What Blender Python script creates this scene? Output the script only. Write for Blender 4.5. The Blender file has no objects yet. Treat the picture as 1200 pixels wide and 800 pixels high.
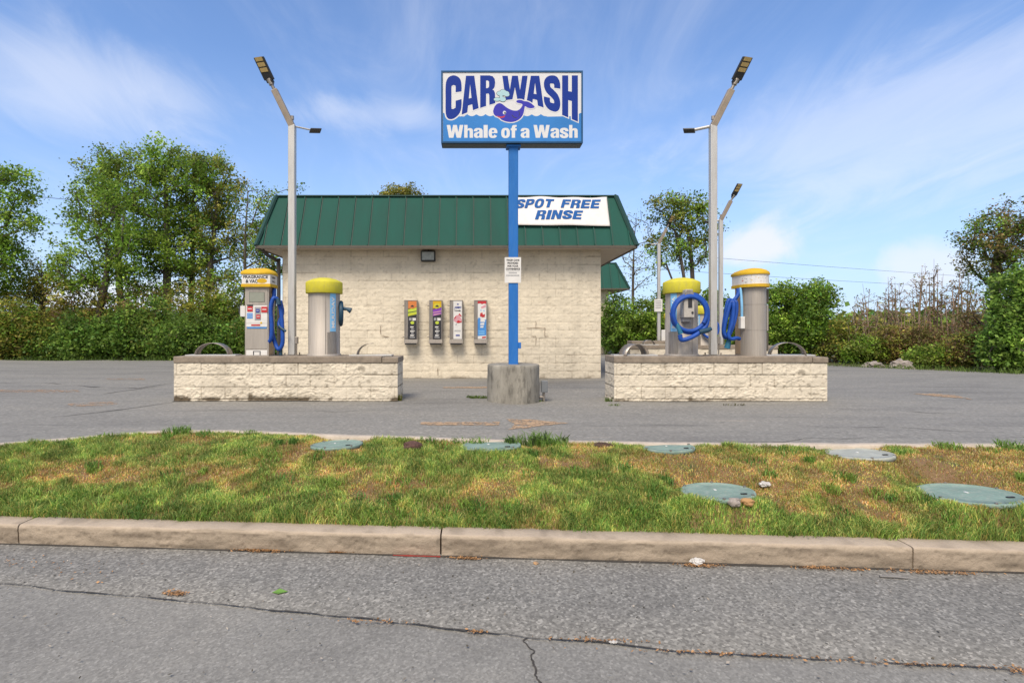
import bpy, math, random
import numpy as np
from mathutils import Vector, Matrix
from mathutils.geometry import tessellate_polygon

R = math.radians
SC = bpy.context.scene
COL = SC.collection
CAMZ, F, VX, VY = 1.7, 660.0, 560.0, 387.0     # camera height, focal length and vanishing point in photo pixels

def P(px, py, Y):
    "the point seen at a photo pixel, Y metres in front of the camera"
    return Vector(((px - VX) / F * Y, Y, CAMZ - (py - VY) / F * Y))

def lin(r, g, b):
    f = lambda c: c / 12.92 if c <= .04045 else ((c + .055) / 1.055) ** 2.4
    return (f(r / 255), f(g / 255), f(b / 255))

# ------------------------------------------------------------------ noise
def _hash(ix, iy, seed):
    h = (ix.astype(np.int64) * 374761393 + iy.astype(np.int64) * 668265263 + seed * 1442695041) & 0xFFFFFFFF
    h = ((h ^ (h >> 13)) * 1274126177) & 0xFFFFFFFF
    return ((h ^ (h >> 16)) & 0xFFFF) / 65535.0

def vnoise(x, y, seed=0):
    x = np.asarray(x, float); y = np.asarray(y, float)
    ix = np.floor(x); iy = np.floor(y); fx = x - ix; fy = y - iy
    fx = fx * fx * (3 - 2 * fx); fy = fy * fy * (3 - 2 * fy)
    a = _hash(ix, iy, seed); b = _hash(ix + 1, iy, seed); c = _hash(ix, iy + 1, seed); d = _hash(ix + 1, iy + 1, seed)
    return (a * (1 - fx) + b * fx) * (1 - fy) + (c * (1 - fx) + d * fx) * fy

def fbm(x, y, seed=0, o=4):
    s, a, t = 0, .5, 0
    for k in range(o):
        s = s + a * vnoise(np.asarray(x) * 2 ** k, np.asarray(y) * 2 ** k, seed + 17 * k); t += a; a *= .5
    return s / t

def sstep(a, b, x):
    t = np.clip((np.asarray(x, float) - a) / (b - a), 0, 1)
    return t * t * (3 - 2 * t)

# ------------------------------------------------------------------ materials
def nodes_of(name):
    m = bpy.data.materials.new(name); m.use_nodes = True
    nt = m.node_tree; nt.nodes.clear()
    out = nt.nodes.new('ShaderNodeOutputMaterial'); b = nt.nodes.new('ShaderNodeBsdfPrincipled')
    nt.links.new(b.outputs[0], out.inputs[0])
    return m, nt, b, out

def N(nt, t, **kw):
    n = nt.nodes.new(t)
    for k, v in kw.items():
        if k in n.inputs: n.inputs[k].default_value = v
        else: setattr(n, k, v)
    return n

def ramp(nt, src, stops):
    r = nt.nodes.new('ShaderNodeValToRGB')
    e = r.color_ramp.elements
    while len(e) > 1: e.remove(e[0])
    e[0].position = stops[0][0]; e[0].color = (*stops[0][1], 1)
    for p, c in stops[1:]:
        k = e.new(p); k.color = (*c, 1)
    nt.links.new(src, r.inputs[0])
    return r.outputs[0]

def mix(nt, fac, a, b, blend='MIX'):
    m = nt.nodes.new('ShaderNodeMix'); m.data_type = 'RGBA'; m.blend_type = blend
    for i, v in ((0, fac), (6, a), (7, b)):
        if hasattr(v, 'links'): nt.links.new(v, m.inputs[i])
        elif i == 0: m.inputs[0].default_value = v
        else: m.inputs[i].default_value = (*v, 1) if len(v) == 3 else v
    return m.outputs[2]

def coords(nt, scale=(1, 1, 1)):
    tc = nt.nodes.new('ShaderNodeNewGeometry'); mp = nt.nodes.new('ShaderNodeMapping')
    mp.inputs['Scale'].default_value = scale
    nt.links.new(tc.outputs['Position'], mp.inputs[0])
    return mp.outputs[0]

def noise(nt, vec, scale, detail=4, rough=.6):
    n = N(nt, 'ShaderNodeTexNoise', Scale=scale, Detail=detail, Roughness=rough)
    nt.links.new(vec, n.inputs['Vector'])
    return n.outputs['Fac']

def bump(nt, b, h, strength, dist):
    n = N(nt, 'ShaderNodeBump', Strength=strength, Distance=dist)
    nt.links.new(h, n.inputs['Height']); nt.links.new(n.outputs[0], b.inputs['Normal'])

def M(name, col, rough=.6, metal=0.0, var=.12, scale=6, stretch=(1, 1, 1), dirt=None, dirtamt=.35, bmp=0, bscale=60, coat=0, spec=None):
    "a painted, metal or concrete surface: base colour with uneven tone, optional dirt blotches, fine bump"
    m, nt, b, out = nodes_of(name)
    v = coords(nt, stretch)
    n = noise(nt, v, scale, 5)
    c = ramp(nt, n, [(.25, tuple(x * (1 - var) for x in col)), (.75, tuple(min(1, x * (1 + var)) for x in col))])
    if dirt:
        n2 = noise(nt, v, scale * 2.3, 6, .7)
        f = N(nt, 'ShaderNodeMapRange'); nt.links.new(n2, f.inputs[0])
        f.inputs[1].default_value = .48; f.inputs[2].default_value = .75; f.inputs[4].default_value = dirtamt
        c = mix(nt, f.outputs[0], c, dirt)
    nt.links.new(c, b.inputs['Base Color'])
    rr = N(nt, 'ShaderNodeMapRange'); nt.links.new(n, rr.inputs[0])
    rr.inputs[3].default_value = max(.05, rough - .1); rr.inputs[4].default_value = min(1, rough + .1)
    nt.links.new(rr.outputs[0], b.inputs['Roughness'])
    b.inputs['Metallic'].default_value = metal
    if spec is not None: b.inputs['Specular IOR Level'].default_value = spec
    if coat: b.inputs['Coat Weight'].default_value = coat
    if bmp: bump(nt, b, noise(nt, coords(nt), bscale, 4), bmp, .01)
    return m

def masonry(name, col, dark):
    m, nt, b, out = nodes_of(name)
    v = coords(nt)
    n = noise(nt, v, 2.2, 6, .65)
    c = ramp(nt, n, [(.3, tuple(x * .88 for x in col)), (.7, tuple(min(1, x * 1.06) for x in col))])
    n2 = noise(nt, v, 34, 4, .7)
    st = noise(nt, coords(nt, (3.2, 3.2, .22)), 1.6, 5, .6)
    c = mix(nt, ramp(nt, st, [(.52, (0, 0, 0)), (.72, (.30, .30, .30))]), c, tuple(x * .66 for x in col))
    c = mix(nt, ramp(nt, n2, [(.40, (.25, .25, .25)), (.52, (0, 0, 0))]), c, tuple(x * .72 for x in col))
    a = nt.nodes.new('ShaderNodeAttribute'); a.attribute_name = 'dirt'
    c = mix(nt, a.outputs['Fac'], c, dark)
    nt.links.new(c, b.inputs['Base Color']); b.inputs['Roughness'].default_value = .85
    bump(nt, b, n2, .55, .012)
    return m

def asphalt(name, base, spread, agg, lot=False):
    m, nt, b, out = nodes_of(name)
    v = coords(nt)
    vo = N(nt, 'ShaderNodeTexVoronoi', Scale=agg); nt.links.new(v, vo.inputs['Vector'])
    bw = N(nt, 'ShaderNodeRGBToBW'); nt.links.new(vo.outputs['Color'], bw.inputs[0])
    g = lambda k, t=(1, .955, .855): tuple(base * k * q for q in t)
    c = ramp(nt, bw.outputs[0], [(.15, g(1 - spread)), (.5, g(1)), (.72, g(1 + spread * .6)), (.9, g(1 + 2.2 * spread))])
    fine = noise(nt, v, agg * .55, 3, .8)
    c = mix(nt, .5, c, ramp(nt, fine, [(.3, g(.72)), (.7, g(1.3))]))
    big = noise(nt, coords(nt, (.45, 1.7, 1)) if lot else v, .9 if lot else .7, 6, .62)
    c = mix(nt, 1, c, ramp(nt, big, [(.3, (.80, .80, .81)), (.5, (1, 1, 1)), (.72, (1.12, 1.1, 1.07))]), 'MULTIPLY')
    if lot:     # worn streaks and faint tan dust where water runs
        st = noise(nt, coords(nt, (.28, 3.2, 1)), 1.1, 7, .68)
        c = mix(nt, ramp(nt, st, [(.57, (0, 0, 0)), (.68, (.75, .75, .75))]), c, g(.50))
        st2 = noise(nt, coords(nt, (.33, 2.1, 1)), 1.6, 6, .6)
        c = mix(nt, ramp(nt, st2, [(.66, (0, 0, 0)), (.76, (.5, .5, .5))]), c, (base * 2.1, base * 1.75, base * 1.4))
    else:
        st = noise(nt, v, 2.6, 7, .7)
        c = mix(nt, ramp(nt, st, [(.56, (0, 0, 0)), (.72, (.45, .45, .45))]), c, g(.62))
        st2 = noise(nt, coords(nt, (1, 1, 1)), 9, 5, .7)
        c = mix(nt, ramp(nt, st2, [(.66, (0, 0, 0)), (.74, (.3, .3, .3))]), c, (base * 1.9, base * 1.6, base * 1.3))
    nt.links.new(c, b.inputs['Base Color']); b.inputs['Roughness'].default_value = .88
    bump(nt, b, mix(nt, .5, vo.outputs['Distance'], fine), .4, .004)
    return m

def leafmat(name, trans=.45, rough=.55):
    m, nt, b, out = nodes_of(name)
    a = nt.nodes.new('ShaderNodeAttribute'); a.attribute_name = 'col'
    nt.links.new(a.outputs['Color'], b.inputs['Base Color']); b.inputs['Roughness'].default_value = rough
    b.inputs['Specular IOR Level'].default_value = .3
    t = nt.nodes.new('ShaderNodeBsdfTranslucent'); nt.links.new(a.outputs['Color'], t.inputs[0])
    mx = nt.nodes.new('ShaderNodeMixShader'); mx.inputs[0].default_value = trans
    nt.links.new(b.outputs[0], mx.inputs[1]); nt.links.new(t.outputs[0], mx.inputs[2]); nt.links.new(mx.outputs[0], out.inputs[0])
    return m

CREAM = (.78, .69, .54)
m_wall = masonry('painted_block', CREAM, (.17, .125, .08))
m_isle = masonry('painted_split_block', (.72, .64, .51), (.12, .09, .055))
m_conc = M('weathered_concrete', (.29, .25, .20), .9, var=.22, scale=5, dirt=(.11, .09, .07), dirtamt=.6, bmp=.4, bscale=70)
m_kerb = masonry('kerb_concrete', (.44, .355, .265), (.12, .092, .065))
m_lotkerb = M('pale_kerb_concrete', (.48, .41, .33), .9, var=.15, scale=5, dirt=(.25, .2, .14), dirtamt=.5, bmp=.3)
m_foot = M('stained_concrete', (.28, .26, .22), .92, var=.28, scale=5, stretch=(1, 1, .3), dirt=(.045, .04, .032), dirtamt=.95, bmp=.6, bscale=60)
m_cap = M('cap_concrete', (.27, .22, .17), .9, var=.25, scale=6, dirt=(.12, .095, .07), dirtamt=.6, bmp=.4)
m_lot = asphalt('lot_asphalt', .215, .28, 34, True)
m_old = asphalt('old_asphalt', .215, .34, 80)
m_new = asphalt('coarse_asphalt', .19, .66, 64)
m_crack = M('crack_dirt', (.05, .044, .038), .95, var=.4, scale=30)
m_lotcrack = M('lot_crack_dirt', (.085, .078, .07), .95, var=.4, scale=20)
m_orange = M('worn_orange_paint', (.42, .25, .12), .8, var=.25, scale=20, dirt=(.2, .17, .14), dirtamt=.95)
m_red = M('red_paint', (.28, .04, .03), .7, dirt=(.15, .1, .08))
m_green = M('green_roof_metal', (.019, .084, .065), .72, var=.14, scale=1.4, stretch=(1.5, .5, .5), dirt=(.03, .075, .062), dirtamt=.4, spec=.15)
m_greend = M('green_trim_metal', (.013, .054, .040), .65, var=.14, scale=2)
m_seam = M('dark_seam', (.012, .04, .03), .6)
m_fascia = M('brown_fascia', (.10, .085, .065), .6, dirt=(.05, .04, .03))
m_soffit = M('cream_soffit', (.56, .47, .37), .75, var=.07, scale=2, stretch=(1, 8, 1))
m_steel = M('brushed_steel', (.43, .39, .345), .68, .5, var=.16, scale=7, stretch=(6, 6, .25), dirt=(.30, .25, .2), dirtamt=.35)
m_steeld = M('dull_steel', (.36, .32, .28), .45, .75, var=.2, scale=8, stretch=(4, 4, .4), dirt=(.2, .16, .12), dirtamt=.5)
m_tan = M('tan_side_panel', (.40, .29, .19), .45, .35, var=.12, scale=5)
m_galv = M('galvanised_pole', (.53, .52, .50), .5, .35, var=.10, scale=5, stretch=(3, 3, .4), dirt=(.36, .31, .26), dirtamt=.4)
m_yellow = M('lemon_plastic', (.58, .52, .045), .65, spec=.2, var=.12, scale=7, stretch=(1, 1, .5), dirt=(.40, .35, .12), dirtamt=.6)
m_amber = M('amber_plastic', (.64, .40, .022), .6, spec=.2, var=.1, scale=7, dirt=(.42, .27, .06), dirtamt=.5)
m_white = M('white_plastic', (.72, .70, .67), .5, var=.06, dirt=(.5, .45, .4), dirtamt=.35)
m_signwhite = M('sign_white', (.70, .70, .71), .6, var=.05, scale=2, spec=.2)
m_banner = M('vinyl_banner', (.72, .68, .65), .55, var=.06, scale=3, dirt=(.55, .5, .45), dirtamt=.4)
m_navy = M('sign_navy', (.012, .040, .27), .6, var=.06, spec=.15)
m_band = M('banner_blue', (.015, .095, .31), .6, var=.08, spec=.15)
m_water = M('sign_water_blue', (.05, .225, .58), .6, var=.14, scale=1.5, spec=.15)
m_whale = M('sign_indigo', (.050, .048, .40), .6, var=.06, spec=.15)
m_frame = M('sign_frame_blue', (.02, .085, .20), .55, var=.1, spec=.2)
m_under = M('sign_underside', (.03, .055, .085), .5, var=.1)
m_spout = M('sign_pale_cyan', (.40, .62, .66), .4, var=.05)
m_bluepole = M('blue_pole_paint', (.026, .155, .48), .6, spec=.2, var=.10, scale=4, stretch=(3, 3, .6), dirt=(.06, .2, .45), dirtamt=.5)
m_hose = M('blue_vinyl_hose', (.014, .072, .35), .5, var=.2, scale=9, spec=.3)
m_box = M('grey_enamel', (.46, .43, .39), .55, var=.12, dirt=(.2, .17, .14), dirtamt=.6, spec=.3)
m_hosed = M('dark_teal_nozzle', (.010, .05, .09), .5)
m_teal = M('teal_cuff', (.016, .14, .24), .55)
m_black = M('black_plastic', (.018, .018, .02), .5, var=.2)
m_dark = M('dark_glass', (.06, .065, .06), .2, var=.3)
m_screen = M('grey_window', (.27, .28, .23), .2, var=.15)
m_led = M('amber_led', (.46, .33, .13), .35, var=.15, scale=40)
m_redp = M('red_button', (.50, .03, .035), .4)
m_bluep = M('blue_decal', (.06, .25, .62), .45, var=.1)
m_sky = M('sky_blue_decal', (.22, .50, .78), .45, var=.1)
m_lime = M('lime_print', (.50, .60, .05), .5)
m_purple = M('purple_print', (.20, .05, .36), .5)
m_orp = M('orange_print', (.62, .20, .05), .5)
m_pink = M('pink_print', (.62, .30, .34), .5)
m_grey = M('grey_print', (.32, .32, .33), .6)
m_ink = M('black_print', (.025, .025, .03), .6)
m_lid = M('green_lid', (.20, .285, .24), .7, spec=.25, var=.2, scale=8, dirt=(.36, .37, .32), dirtamt=.75, bmp=.15)
m_lidg = M('grey_lid', (.36, .37, .32), .65, var=.16, scale=8, dirt=(.25, .25, .2), dirtamt=.5, bmp=.15)
m_rock = M('pale_rock', (.29, .25, .22), .9, var=.4, scale=6, dirt=(.14, .12, .1), dirtamt=.7, bmp=.6, bscale=30)
m_scrap = M('grubby_paper', (.55, .53, .50), .8, var=.3, scale=40, dirt=(.3, .26, .2), dirtamt=.7)
m_bark = M('grey_bark', (.105, .085, .068), .9, var=.4, scale=9, stretch=(2, 2, .5), bmp=.4, bscale=25)
m_sap = M('pale_sapling_bark', (.30, .22, .165), .9, var=.3, scale=9)
m_twig = M('brown_twig', (.17, .115, .08), .9, var=.3, scale=9)
m_leaf = leafmat('leaves'); m_grass = leafmat('grass_blades', .3)
m_litter = leafmat('dry_litter', .1)

def soilmat(name, c0, c1, c2):
    m, nt, b, out = nodes_of(name)
    v = coords(nt)
    n = noise(nt, v, 3.2, 7, .7); n2 = noise(nt, v, 60, 4, .75)
    c = ramp(nt, n, [(.35, c0), (.5, c1), (.65, c2)])
    c = mix(nt, .6, c, ramp(nt, n2, [(.3, (.45, .45, .45)), (.7, (1.4, 1.4, 1.4))]), 'MULTIPLY')
    nt.links.new(c, b.inputs['Base Color']); b.inputs['Roughness'].default_value = .95
    bump(nt, b, n2, .8, .02)
    return m
m_soil = soilmat('thatch_soil', (.085, .10, .03), (.20, .125, .055), (.25, .155, .085))
m_ground = soilmat('field_ground', (.05, .075, .02), (.09, .085, .035), (.12, .09, .05))

# ------------------------------------------------------------------ mesh builder
class MB:
    def __init__(s): s.v = []; s.f = []; s.m = []; s.s = []; s.att = {}
    def add(s, verts, faces, mi=0, smooth=False):
        o = len(s.v); s.v += [tuple(p) for p in verts]
        for f in faces: s.f.append(tuple(i + o for i in f)); s.m.append(mi); s.s.append(smooth)
        return s
    def box(s, x0, x1, y0, y1, z0, z1, mi=0):
        return s.add([(x0, y0, z0), (x1, y0, z0), (x1, y1, z0), (x0, y1, z0), (x0, y0, z1), (x1, y0, z1), (x1, y1, z1), (x0, y1, z1)],
                     [(3, 2, 1, 0), (4, 5, 6, 7), (0, 1, 5, 4), (1, 2, 6, 5), (2, 3, 7, 6), (3, 0, 4, 7)], mi)
    def obox(s, c, ax, ay, az, mi=0):
        c, ax, ay, az = map(Vector, (c, ax, ay, az))
        return s.add([c + i * ax + j * ay + k * az for k in (-1, 1) for i, j in ((-1, -1), (1, -1), (1, 1), (-1, 1))],
                     [(3, 2, 1, 0), (4, 5, 6, 7), (0, 1, 5, 4), (1, 2, 6, 5), (2, 3, 7, 6), (3, 0, 4, 7)], mi)
    def beam(s, p0, p1, w, h, up=(0, 0, 1), mi=0):
        p0, p1 = Vector(p0), Vector(p1); d = (p1 - p0); a = d.cross(Vector(up)).normalized(); b = a.cross(d).normalized()
        return s.obox((p0 + p1) / 2, a * w / 2, b * h / 2, d / 2, mi)
    def tube(s, pts, r, n=8, mi=0, caps=True, smooth=True):
        pts = [Vector(p) for p in pts]; rs = r if hasattr(r, '__len__') else [r] * len(pts)
        t0 = (pts[1] - pts[0]).normalized()
        a = t0.orthogonal().normalized(); V = []; o = len(s.v)
        for i, p in enumerate(pts):
            t = (pts[min(i + 1, len(pts) - 1)] - pts[max(i - 1, 0)]).normalized()
            a = (a - a.dot(t) * t); a = a.normalized() if a.length > 1e-6 else t.orthogonal().normalized(); b = t.cross(a)
            for k in range(n):
                q = 2 * math.pi * k / n; V.append(p + rs[i] * (math.cos(q) * a + math.sin(q) * b))
        Fc = [(i * n + k, i * n + (k + 1) % n, (i + 1) * n + (k + 1) % n, (i + 1) * n + k) for i in range(len(pts) - 1) for k in range(n)]
        s.add(V, Fc, mi, smooth)
        if caps: s.add(V[:n], [tuple(range(n - 1, -1, -1))], mi); s.add(V[-n:], [tuple(range(n))], mi)
        return s
    def lathe(s, prof, c=(0, 0, 0), n=32, mi=0, smooth=True):
        V = [(c[0] + r * math.cos(2 * math.pi * k / n), c[1] + r * math.sin(2 * math.pi * k / n), c[2] + z) for r, z in prof for k in range(n)]
        return s.add(V, [(i * n + k, i * n + (k + 1) % n, (i + 1) * n + (k + 1) % n, (i + 1) * n + k) for i in range(len(prof) - 1) for k in range(n)], mi, smooth)
    def prism(s, out, z0, z1, mi=0, smooth=False):
        "vertical prism over a plan outline (x, y), counter-clockwise"
        n = len(out); V = [(x, y, z0) for x, y in out] + [(x, y, z1) for x, y in out]
        s.add(V, [(k, (k + 1) % n, n + (k + 1) % n, n + k) for k in range(n)], mi, smooth)
        return s.add(V, [tuple(range(n - 1, -1, -1)), tuple(range(n, 2 * n))], mi)
    def fill(s, loops, fn, mi=0):
        "filled flat outline with holes; fn maps 2-D to 3-D"
        flat = [p for l in loops for p in l]
        tri = tessellate_polygon([[Vector((p[0], p[1], 0)) for p in l] for l in loops])
        return s.add([fn(*p) for p in flat], tri, mi)
    def arr(s, V, Fc, mi=0, smooth=True):
        return s.add(V.tolist(), Fc.tolist(), mi, smooth)
    def cylpatch(s, c, r, a0, a1, z0, z1, mi=0, n=6, th=.004):
        "curved sheet on an upright cylinder; angle 0 faces the camera, positive to its right"
        V = []
        for k in range(n + 1):
            a = R(a0 + (a1 - a0) * k / n)
            for rr in (r + th, r - .01):
                for z in (z0, z1): V.append((c[0] + rr * math.sin(a), c[1] - rr * math.cos(a), c[2] + z))
        Fc = []
        for k in range(n):
            q = 4 * k
            Fc += [(q, q + 4, q + 5, q + 1), (q + 1, q + 5, q + 7, q + 3), (q + 2, q + 6, q + 4, q)]
        Fc += [(0, 1, 3, 2), (4 * n, 4 * n + 2, 4 * n + 3, 4 * n + 1)]
        return s.add(V, Fc, mi)

def tag(o, label=None, cat=None, group=None, kind=None):
    if label: o['label'] = label
    if cat: o['category'] = cat
    if group: o['group'] = group
    if kind: o['kind'] = kind
    return o

def root_loc(o):
    while o.parent: o = o.parent
    return o.location

def link(name, me, parent=None, loc=None):
    o = bpy.data.objects.new(name, me); COL.objects.link(o)
    if parent: o.parent = parent
    elif loc: o.location = loc
    return o

def build(name, mb, mats, parent=None, loc=None, bevel=0, seg=2, label=None):
    "ONE mesh object; all geometry is given in world coordinates"
    mats = mats if isinstance(mats, (list, tuple)) else [mats]
    off = Vector(root_loc(parent)) if parent else Vector(loc or (0, 0, 0))
    me = bpy.data.meshes.new(name)
    me.from_pydata([(x - off.x, y - off.y, z - off.z) for x, y, z in mb.v], [], mb.f)
    for m in mats: me.materials.append(m)
    me.polygons.foreach_set('material_index', mb.m); me.polygons.foreach_set('use_smooth', mb.s)
    for k, a in mb.att.items():
        at = me.attributes.new(k, 'FLOAT', 'POINT'); at.data.foreach_set('value', np.asarray(a, np.float32))
    me.validate(); me.update()
    o = link(name, me, parent, loc)
    if bevel:
        b = o.modifiers.new('bevel', 'BEVEL'); b.width = bevel; b.segments = seg; b.limit_method = 'ANGLE'; b.angle_limit = R(40)
        b.harden_normals = False
    if label: o['label'] = label
    return o

def thing(name, label, cat, loc=(0, 0, 0), group=None):
    o = bpy.data.objects.new(name, None); COL.objects.link(o); o.location = loc; o.empty_display_size = .2
    return tag(o, label, cat, group)

def copy_tree(o, parent=None):
    c = o.copy(); COL.objects.link(c); c.parent = parent
    for ch in list(o.children): copy_tree(ch, c)
    return c

def npmesh(name, V, Fc, mats, parent=None, loc=None, col=None, fsize=4):
    me = bpy.data.meshes.new(name)
    off = np.array(root_loc(parent) if parent else (loc or (0, 0, 0)))
    V = V - off
    me.vertices.add(len(V)); me.vertices.foreach_set('co', V.astype(np.float32).ravel())
    me.loops.add(Fc.size); me.loops.foreach_set('vertex_index', Fc.astype(np.int32).ravel())
    me.polygons.add(len(Fc)); me.polygons.foreach_set('loop_start', np.arange(len(Fc), dtype=np.int32) * Fc.shape[1])
    me.materials.append(mats)
    if col is not None:
        at = me.attributes.new('col', 'FLOAT_COLOR', 'POINT')
        at.data.foreach_set('color', np.c_[col, np.ones(len(col))].astype(np.float32).ravel())
    me.update(); me.validate()
    return link(name, me, parent, loc)

_tc = {}
def text(mb, s, fn, x0, x1, y0, y1, mi=0, bold=.0, shear=0, space=1):
    "lettering fitted into the box x0..x1, y0..y1 of a flat face; fn maps it to 3-D"
    key = (s, bold, shear, space)
    if key not in _tc:
        c = bpy.data.curves.new('lettering', 'FONT'); c.body = s; c.offset = bold; c.shear = shear; c.space_character = space; c.resolution_u = 3
        o = bpy.data.objects.new('lettering', c); COL.objects.link(o)
        dg = bpy.context.evaluated_depsgraph_get(); dg.update()
        me = bpy.data.meshes.new_from_object(o.evaluated_get(dg))
        _tc[key] = ([tuple(v.co) for v in me.vertices], [tuple(p.vertices) for p in me.polygons])
        bpy.data.objects.remove(o); bpy.data.curves.remove(c); bpy.data.meshes.remove(me)
    V, Fc = _tc[key]
    xs = [v[0] for v in V]; ys = [v[1] for v in V]
    ax, bx, ay, by = min(xs), max(xs), min(ys), max(ys)
    mb.add([fn(x0 + (v[0] - ax) / (bx - ax) * (x1 - x0), y0 + (v[1] - ay) / (by - ay) * (y1 - y0)) for v in V], Fc, mi)

def catmull(pts, step):
    pts = [Vector(p) for p in pts]; out = []
    q = [2 * pts[0] - pts[1]] + pts + [2 * pts[-1] - pts[-2]]
    for i in range(1, len(q) - 2):
        a, b, c, d = q[i - 1:i + 3]; n = max(2, int((c - b).length / step))
        for k in range(n):
            t = k / n
            out.append(.5 * (2 * b + (c - a) * t + (2 * a - 5 * b + 4 * c - d) * t * t + (3 * b - a - 3 * c + d) * t ** 3))
    return out + [pts[-1]]

def hose(mb, pts, r=.036, mi=0):
    q = catmull(pts, .011)
    mb.tube(q, [r * (1.0 if i % 2 else .91) for i in range(len(q))], 10, mi)

# ------------------------------------------------------------------ camera, light, sky
cd = bpy.data.cameras.new('camera'); cam = bpy.data.objects.new('camera', cd); COL.objects.link(cam); SC.camera = cam
cam.location = (0, 0, CAMZ); cam.rotation_euler = (R(90), 0, 0)
cd.sensor_width = 36; cd.lens = F / 1200 * 36; cd.shift_x = (600 - VX) / 1200; cd.shift_y = (VY - 400) / 1200
cd.clip_end = 3000; cd.clip_start = .05

SUN_EL, SUN_AZ = 54, 200
sd = Vector((math.sin(R(SUN_AZ)) * math.cos(R(SUN_EL)), math.cos(R(SUN_AZ)) * math.cos(R(SUN_EL)), math.sin(R(SUN_EL))))
sl = bpy.data.lights.new('sun', 'SUN'); so = bpy.data.objects.new('sun', sl); COL.objects.link(so)
sl.energy = 3.4; sl.angle = R(26); sl.color = (1, .89, .74); so.rotation_euler = sd.to_track_quat('Z', 'Y').to_euler(); so.location = (0, -5, 20)

w = bpy.data.worlds.new('World'); SC.world = w; w.use_nodes = True
nt = w.node_tree; nt.nodes.clear()
wo = nt.nodes.new('ShaderNodeOutputWorld'); bg = nt.nodes.new('ShaderNodeBackground'); nt.links.new(bg.outputs[0], wo.inputs[0])
bg.inputs[1].default_value = .11
sky = nt.nodes.new('ShaderNodeTexSky'); sky.sky_type = 'NISHITA'; sky.sun_disc = False
sky.sun_elevation = R(SUN_EL); sky.sun_rotation = R(SUN_AZ); sky.air_density = 1.0; sky.dust_density = .6; sky.ozone_density = 2.0
tc = nt.nodes.new('ShaderNodeTexCoord')
sx = nt.nodes.new('ShaderNodeSeparateXYZ'); nt.links.new(tc.outputs['Generated'], sx.inputs[0])
def mth(op, a, b=None, c=None):
    n = nt.nodes.new('ShaderNodeMath'); n.operation = op
    for i, v in enumerate((a, b, c)):
        if v is None: continue
        if hasattr(v, 'links'): nt.links.new(v, n.inputs[i])
        else: n.inputs[i].default_value = v
    return n.outputs[0]
SKYMUL = (1.0, 1.28, 1.64); CLOUD = (7.4, 7.7, 8.6)
zc = mth('MAXIMUM', sx.outputs[2], .0)
den = mth('ADD', zc, .16)
cv = nt.nodes.new('ShaderNodeCombineXYZ')
nt.links.new(mth('DIVIDE', sx.outputs[0], den), cv.inputs[0]); nt.links.new(mth('DIVIDE', sx.outputs[1], den), cv.inputs[1])
def wmap(scale, rot, loc):
    mp = nt.nodes.new('ShaderNodeMapping'); mp.inputs['Scale'].default_value = scale; mp.inputs['Rotation'].default_value = (0, 0, R(rot)); mp.inputs['Location'].default_value = loc
    nt.links.new(cv.outputs[0], mp.inputs[0]); return mp.outputs[0]
n1 = N(nt, 'ShaderNodeTexNoise', Scale=.9, Detail=9, Roughness=.56, Distortion=.6); nt.links.new(wmap((1, .55, 1), 25, (2.3, 1.1, 0)), n1.inputs['Vector'])
n3 = N(nt, 'ShaderNodeTexNoise', Scale=3.4, Detail=9, Roughness=.62, Distortion=1.2); nt.links.new(wmap((1, .38, 1), 35, (.7, 3.1, 0)), n3.inputs['Vector'])
wisp = mth('ADD', mth('MULTIPLY', n1.outputs['Fac'], .55), mth('MULTIPLY', n3.outputs['Fac'], .45))
n2 = N(nt, 'ShaderNodeTexNoise', Scale=6.0, Detail=8, Roughness=.58, Distortion=.3); nt.links.new(tc.outputs['Generated'], n2.inputs['Vector'])
puff = n2.outputs['Fac']
low = ramp(nt, sx.outputs[2], [(.0, (.80, .80, .80)), (.10, (.60, .60, .60)), (.24, (.30, .30, .30)), (.42, (.10, .10, .10)), (.8, (0, 0, 0))])
def rmp(v, a, b, o=1.0):
    n = nt.nodes.new('ShaderNodeMapRange'); n.interpolation_type = 'SMOOTHSTEP'; n.inputs[1].default_value = a; n.inputs[2].default_value = b; n.inputs[4].default_value = o
    nt.links.new(v, n.inputs[0]); return n.outputs[0]
def bank(az_x, el_z, wx, wz, src, a, b, top):
    "a cloud bank round one bearing: az_x = x/y, el_z = z/y of its middle"
    d = Vector((az_x, 1, el_z)).normalized(); rt = d.cross(Vector((0, 0, 1))).normalized(); up = rt.cross(d)
    def dot(v, k):
        n = nt.nodes.new('ShaderNodeVectorMath'); n.operation = 'DOT_PRODUCT'; nt.links.new(tc.outputs['Generated'], n.inputs[0]); n.inputs[1].default_value = v; return mth('MULTIPLY', n.outputs['Value'], k)
    u, v = dot(rt, 1 / wx), dot(up, 1 / wz)
    q = mth('SQRT', mth('ADD', mth('MULTIPLY', u, u), mth('MULTIPLY', v, v)))
    n = nt.nodes.new('ShaderNodeVectorMath'); n.operation = 'DOT_PRODUCT'; nt.links.new(tc.outputs['Generated'], n.inputs[0]); n.inputs[1].default_value = d
    m = mth('SUBTRACT', mth('ADD', src, .30), mth('MULTIPLY', q, .42))
    m = rmp(m, a, b, top)
    return mth('MULTIPLY', m, mth('GREATER_THAN', n.outputs['Value'], 0))
base = mix(nt, 1, sky.outputs[0], SKYMUL, 'MULTIPLY')
c = mix(nt, low, base, (5.1, 6.35, 8.6))
c = mix(nt, rmp(wisp, .40, .78, .30), c, CLOUD)
rear = mth('MULTIPLY', rmp(mth('MULTIPLY', sx.outputs[1], -1), -.05, .45), rmp(wisp, .25, .55, .85))
c = mix(nt, rear, c, (7.6, 7.3, 7.0))  # added white cloud behind the camera, unseen, as neutral fill on front faces
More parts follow.
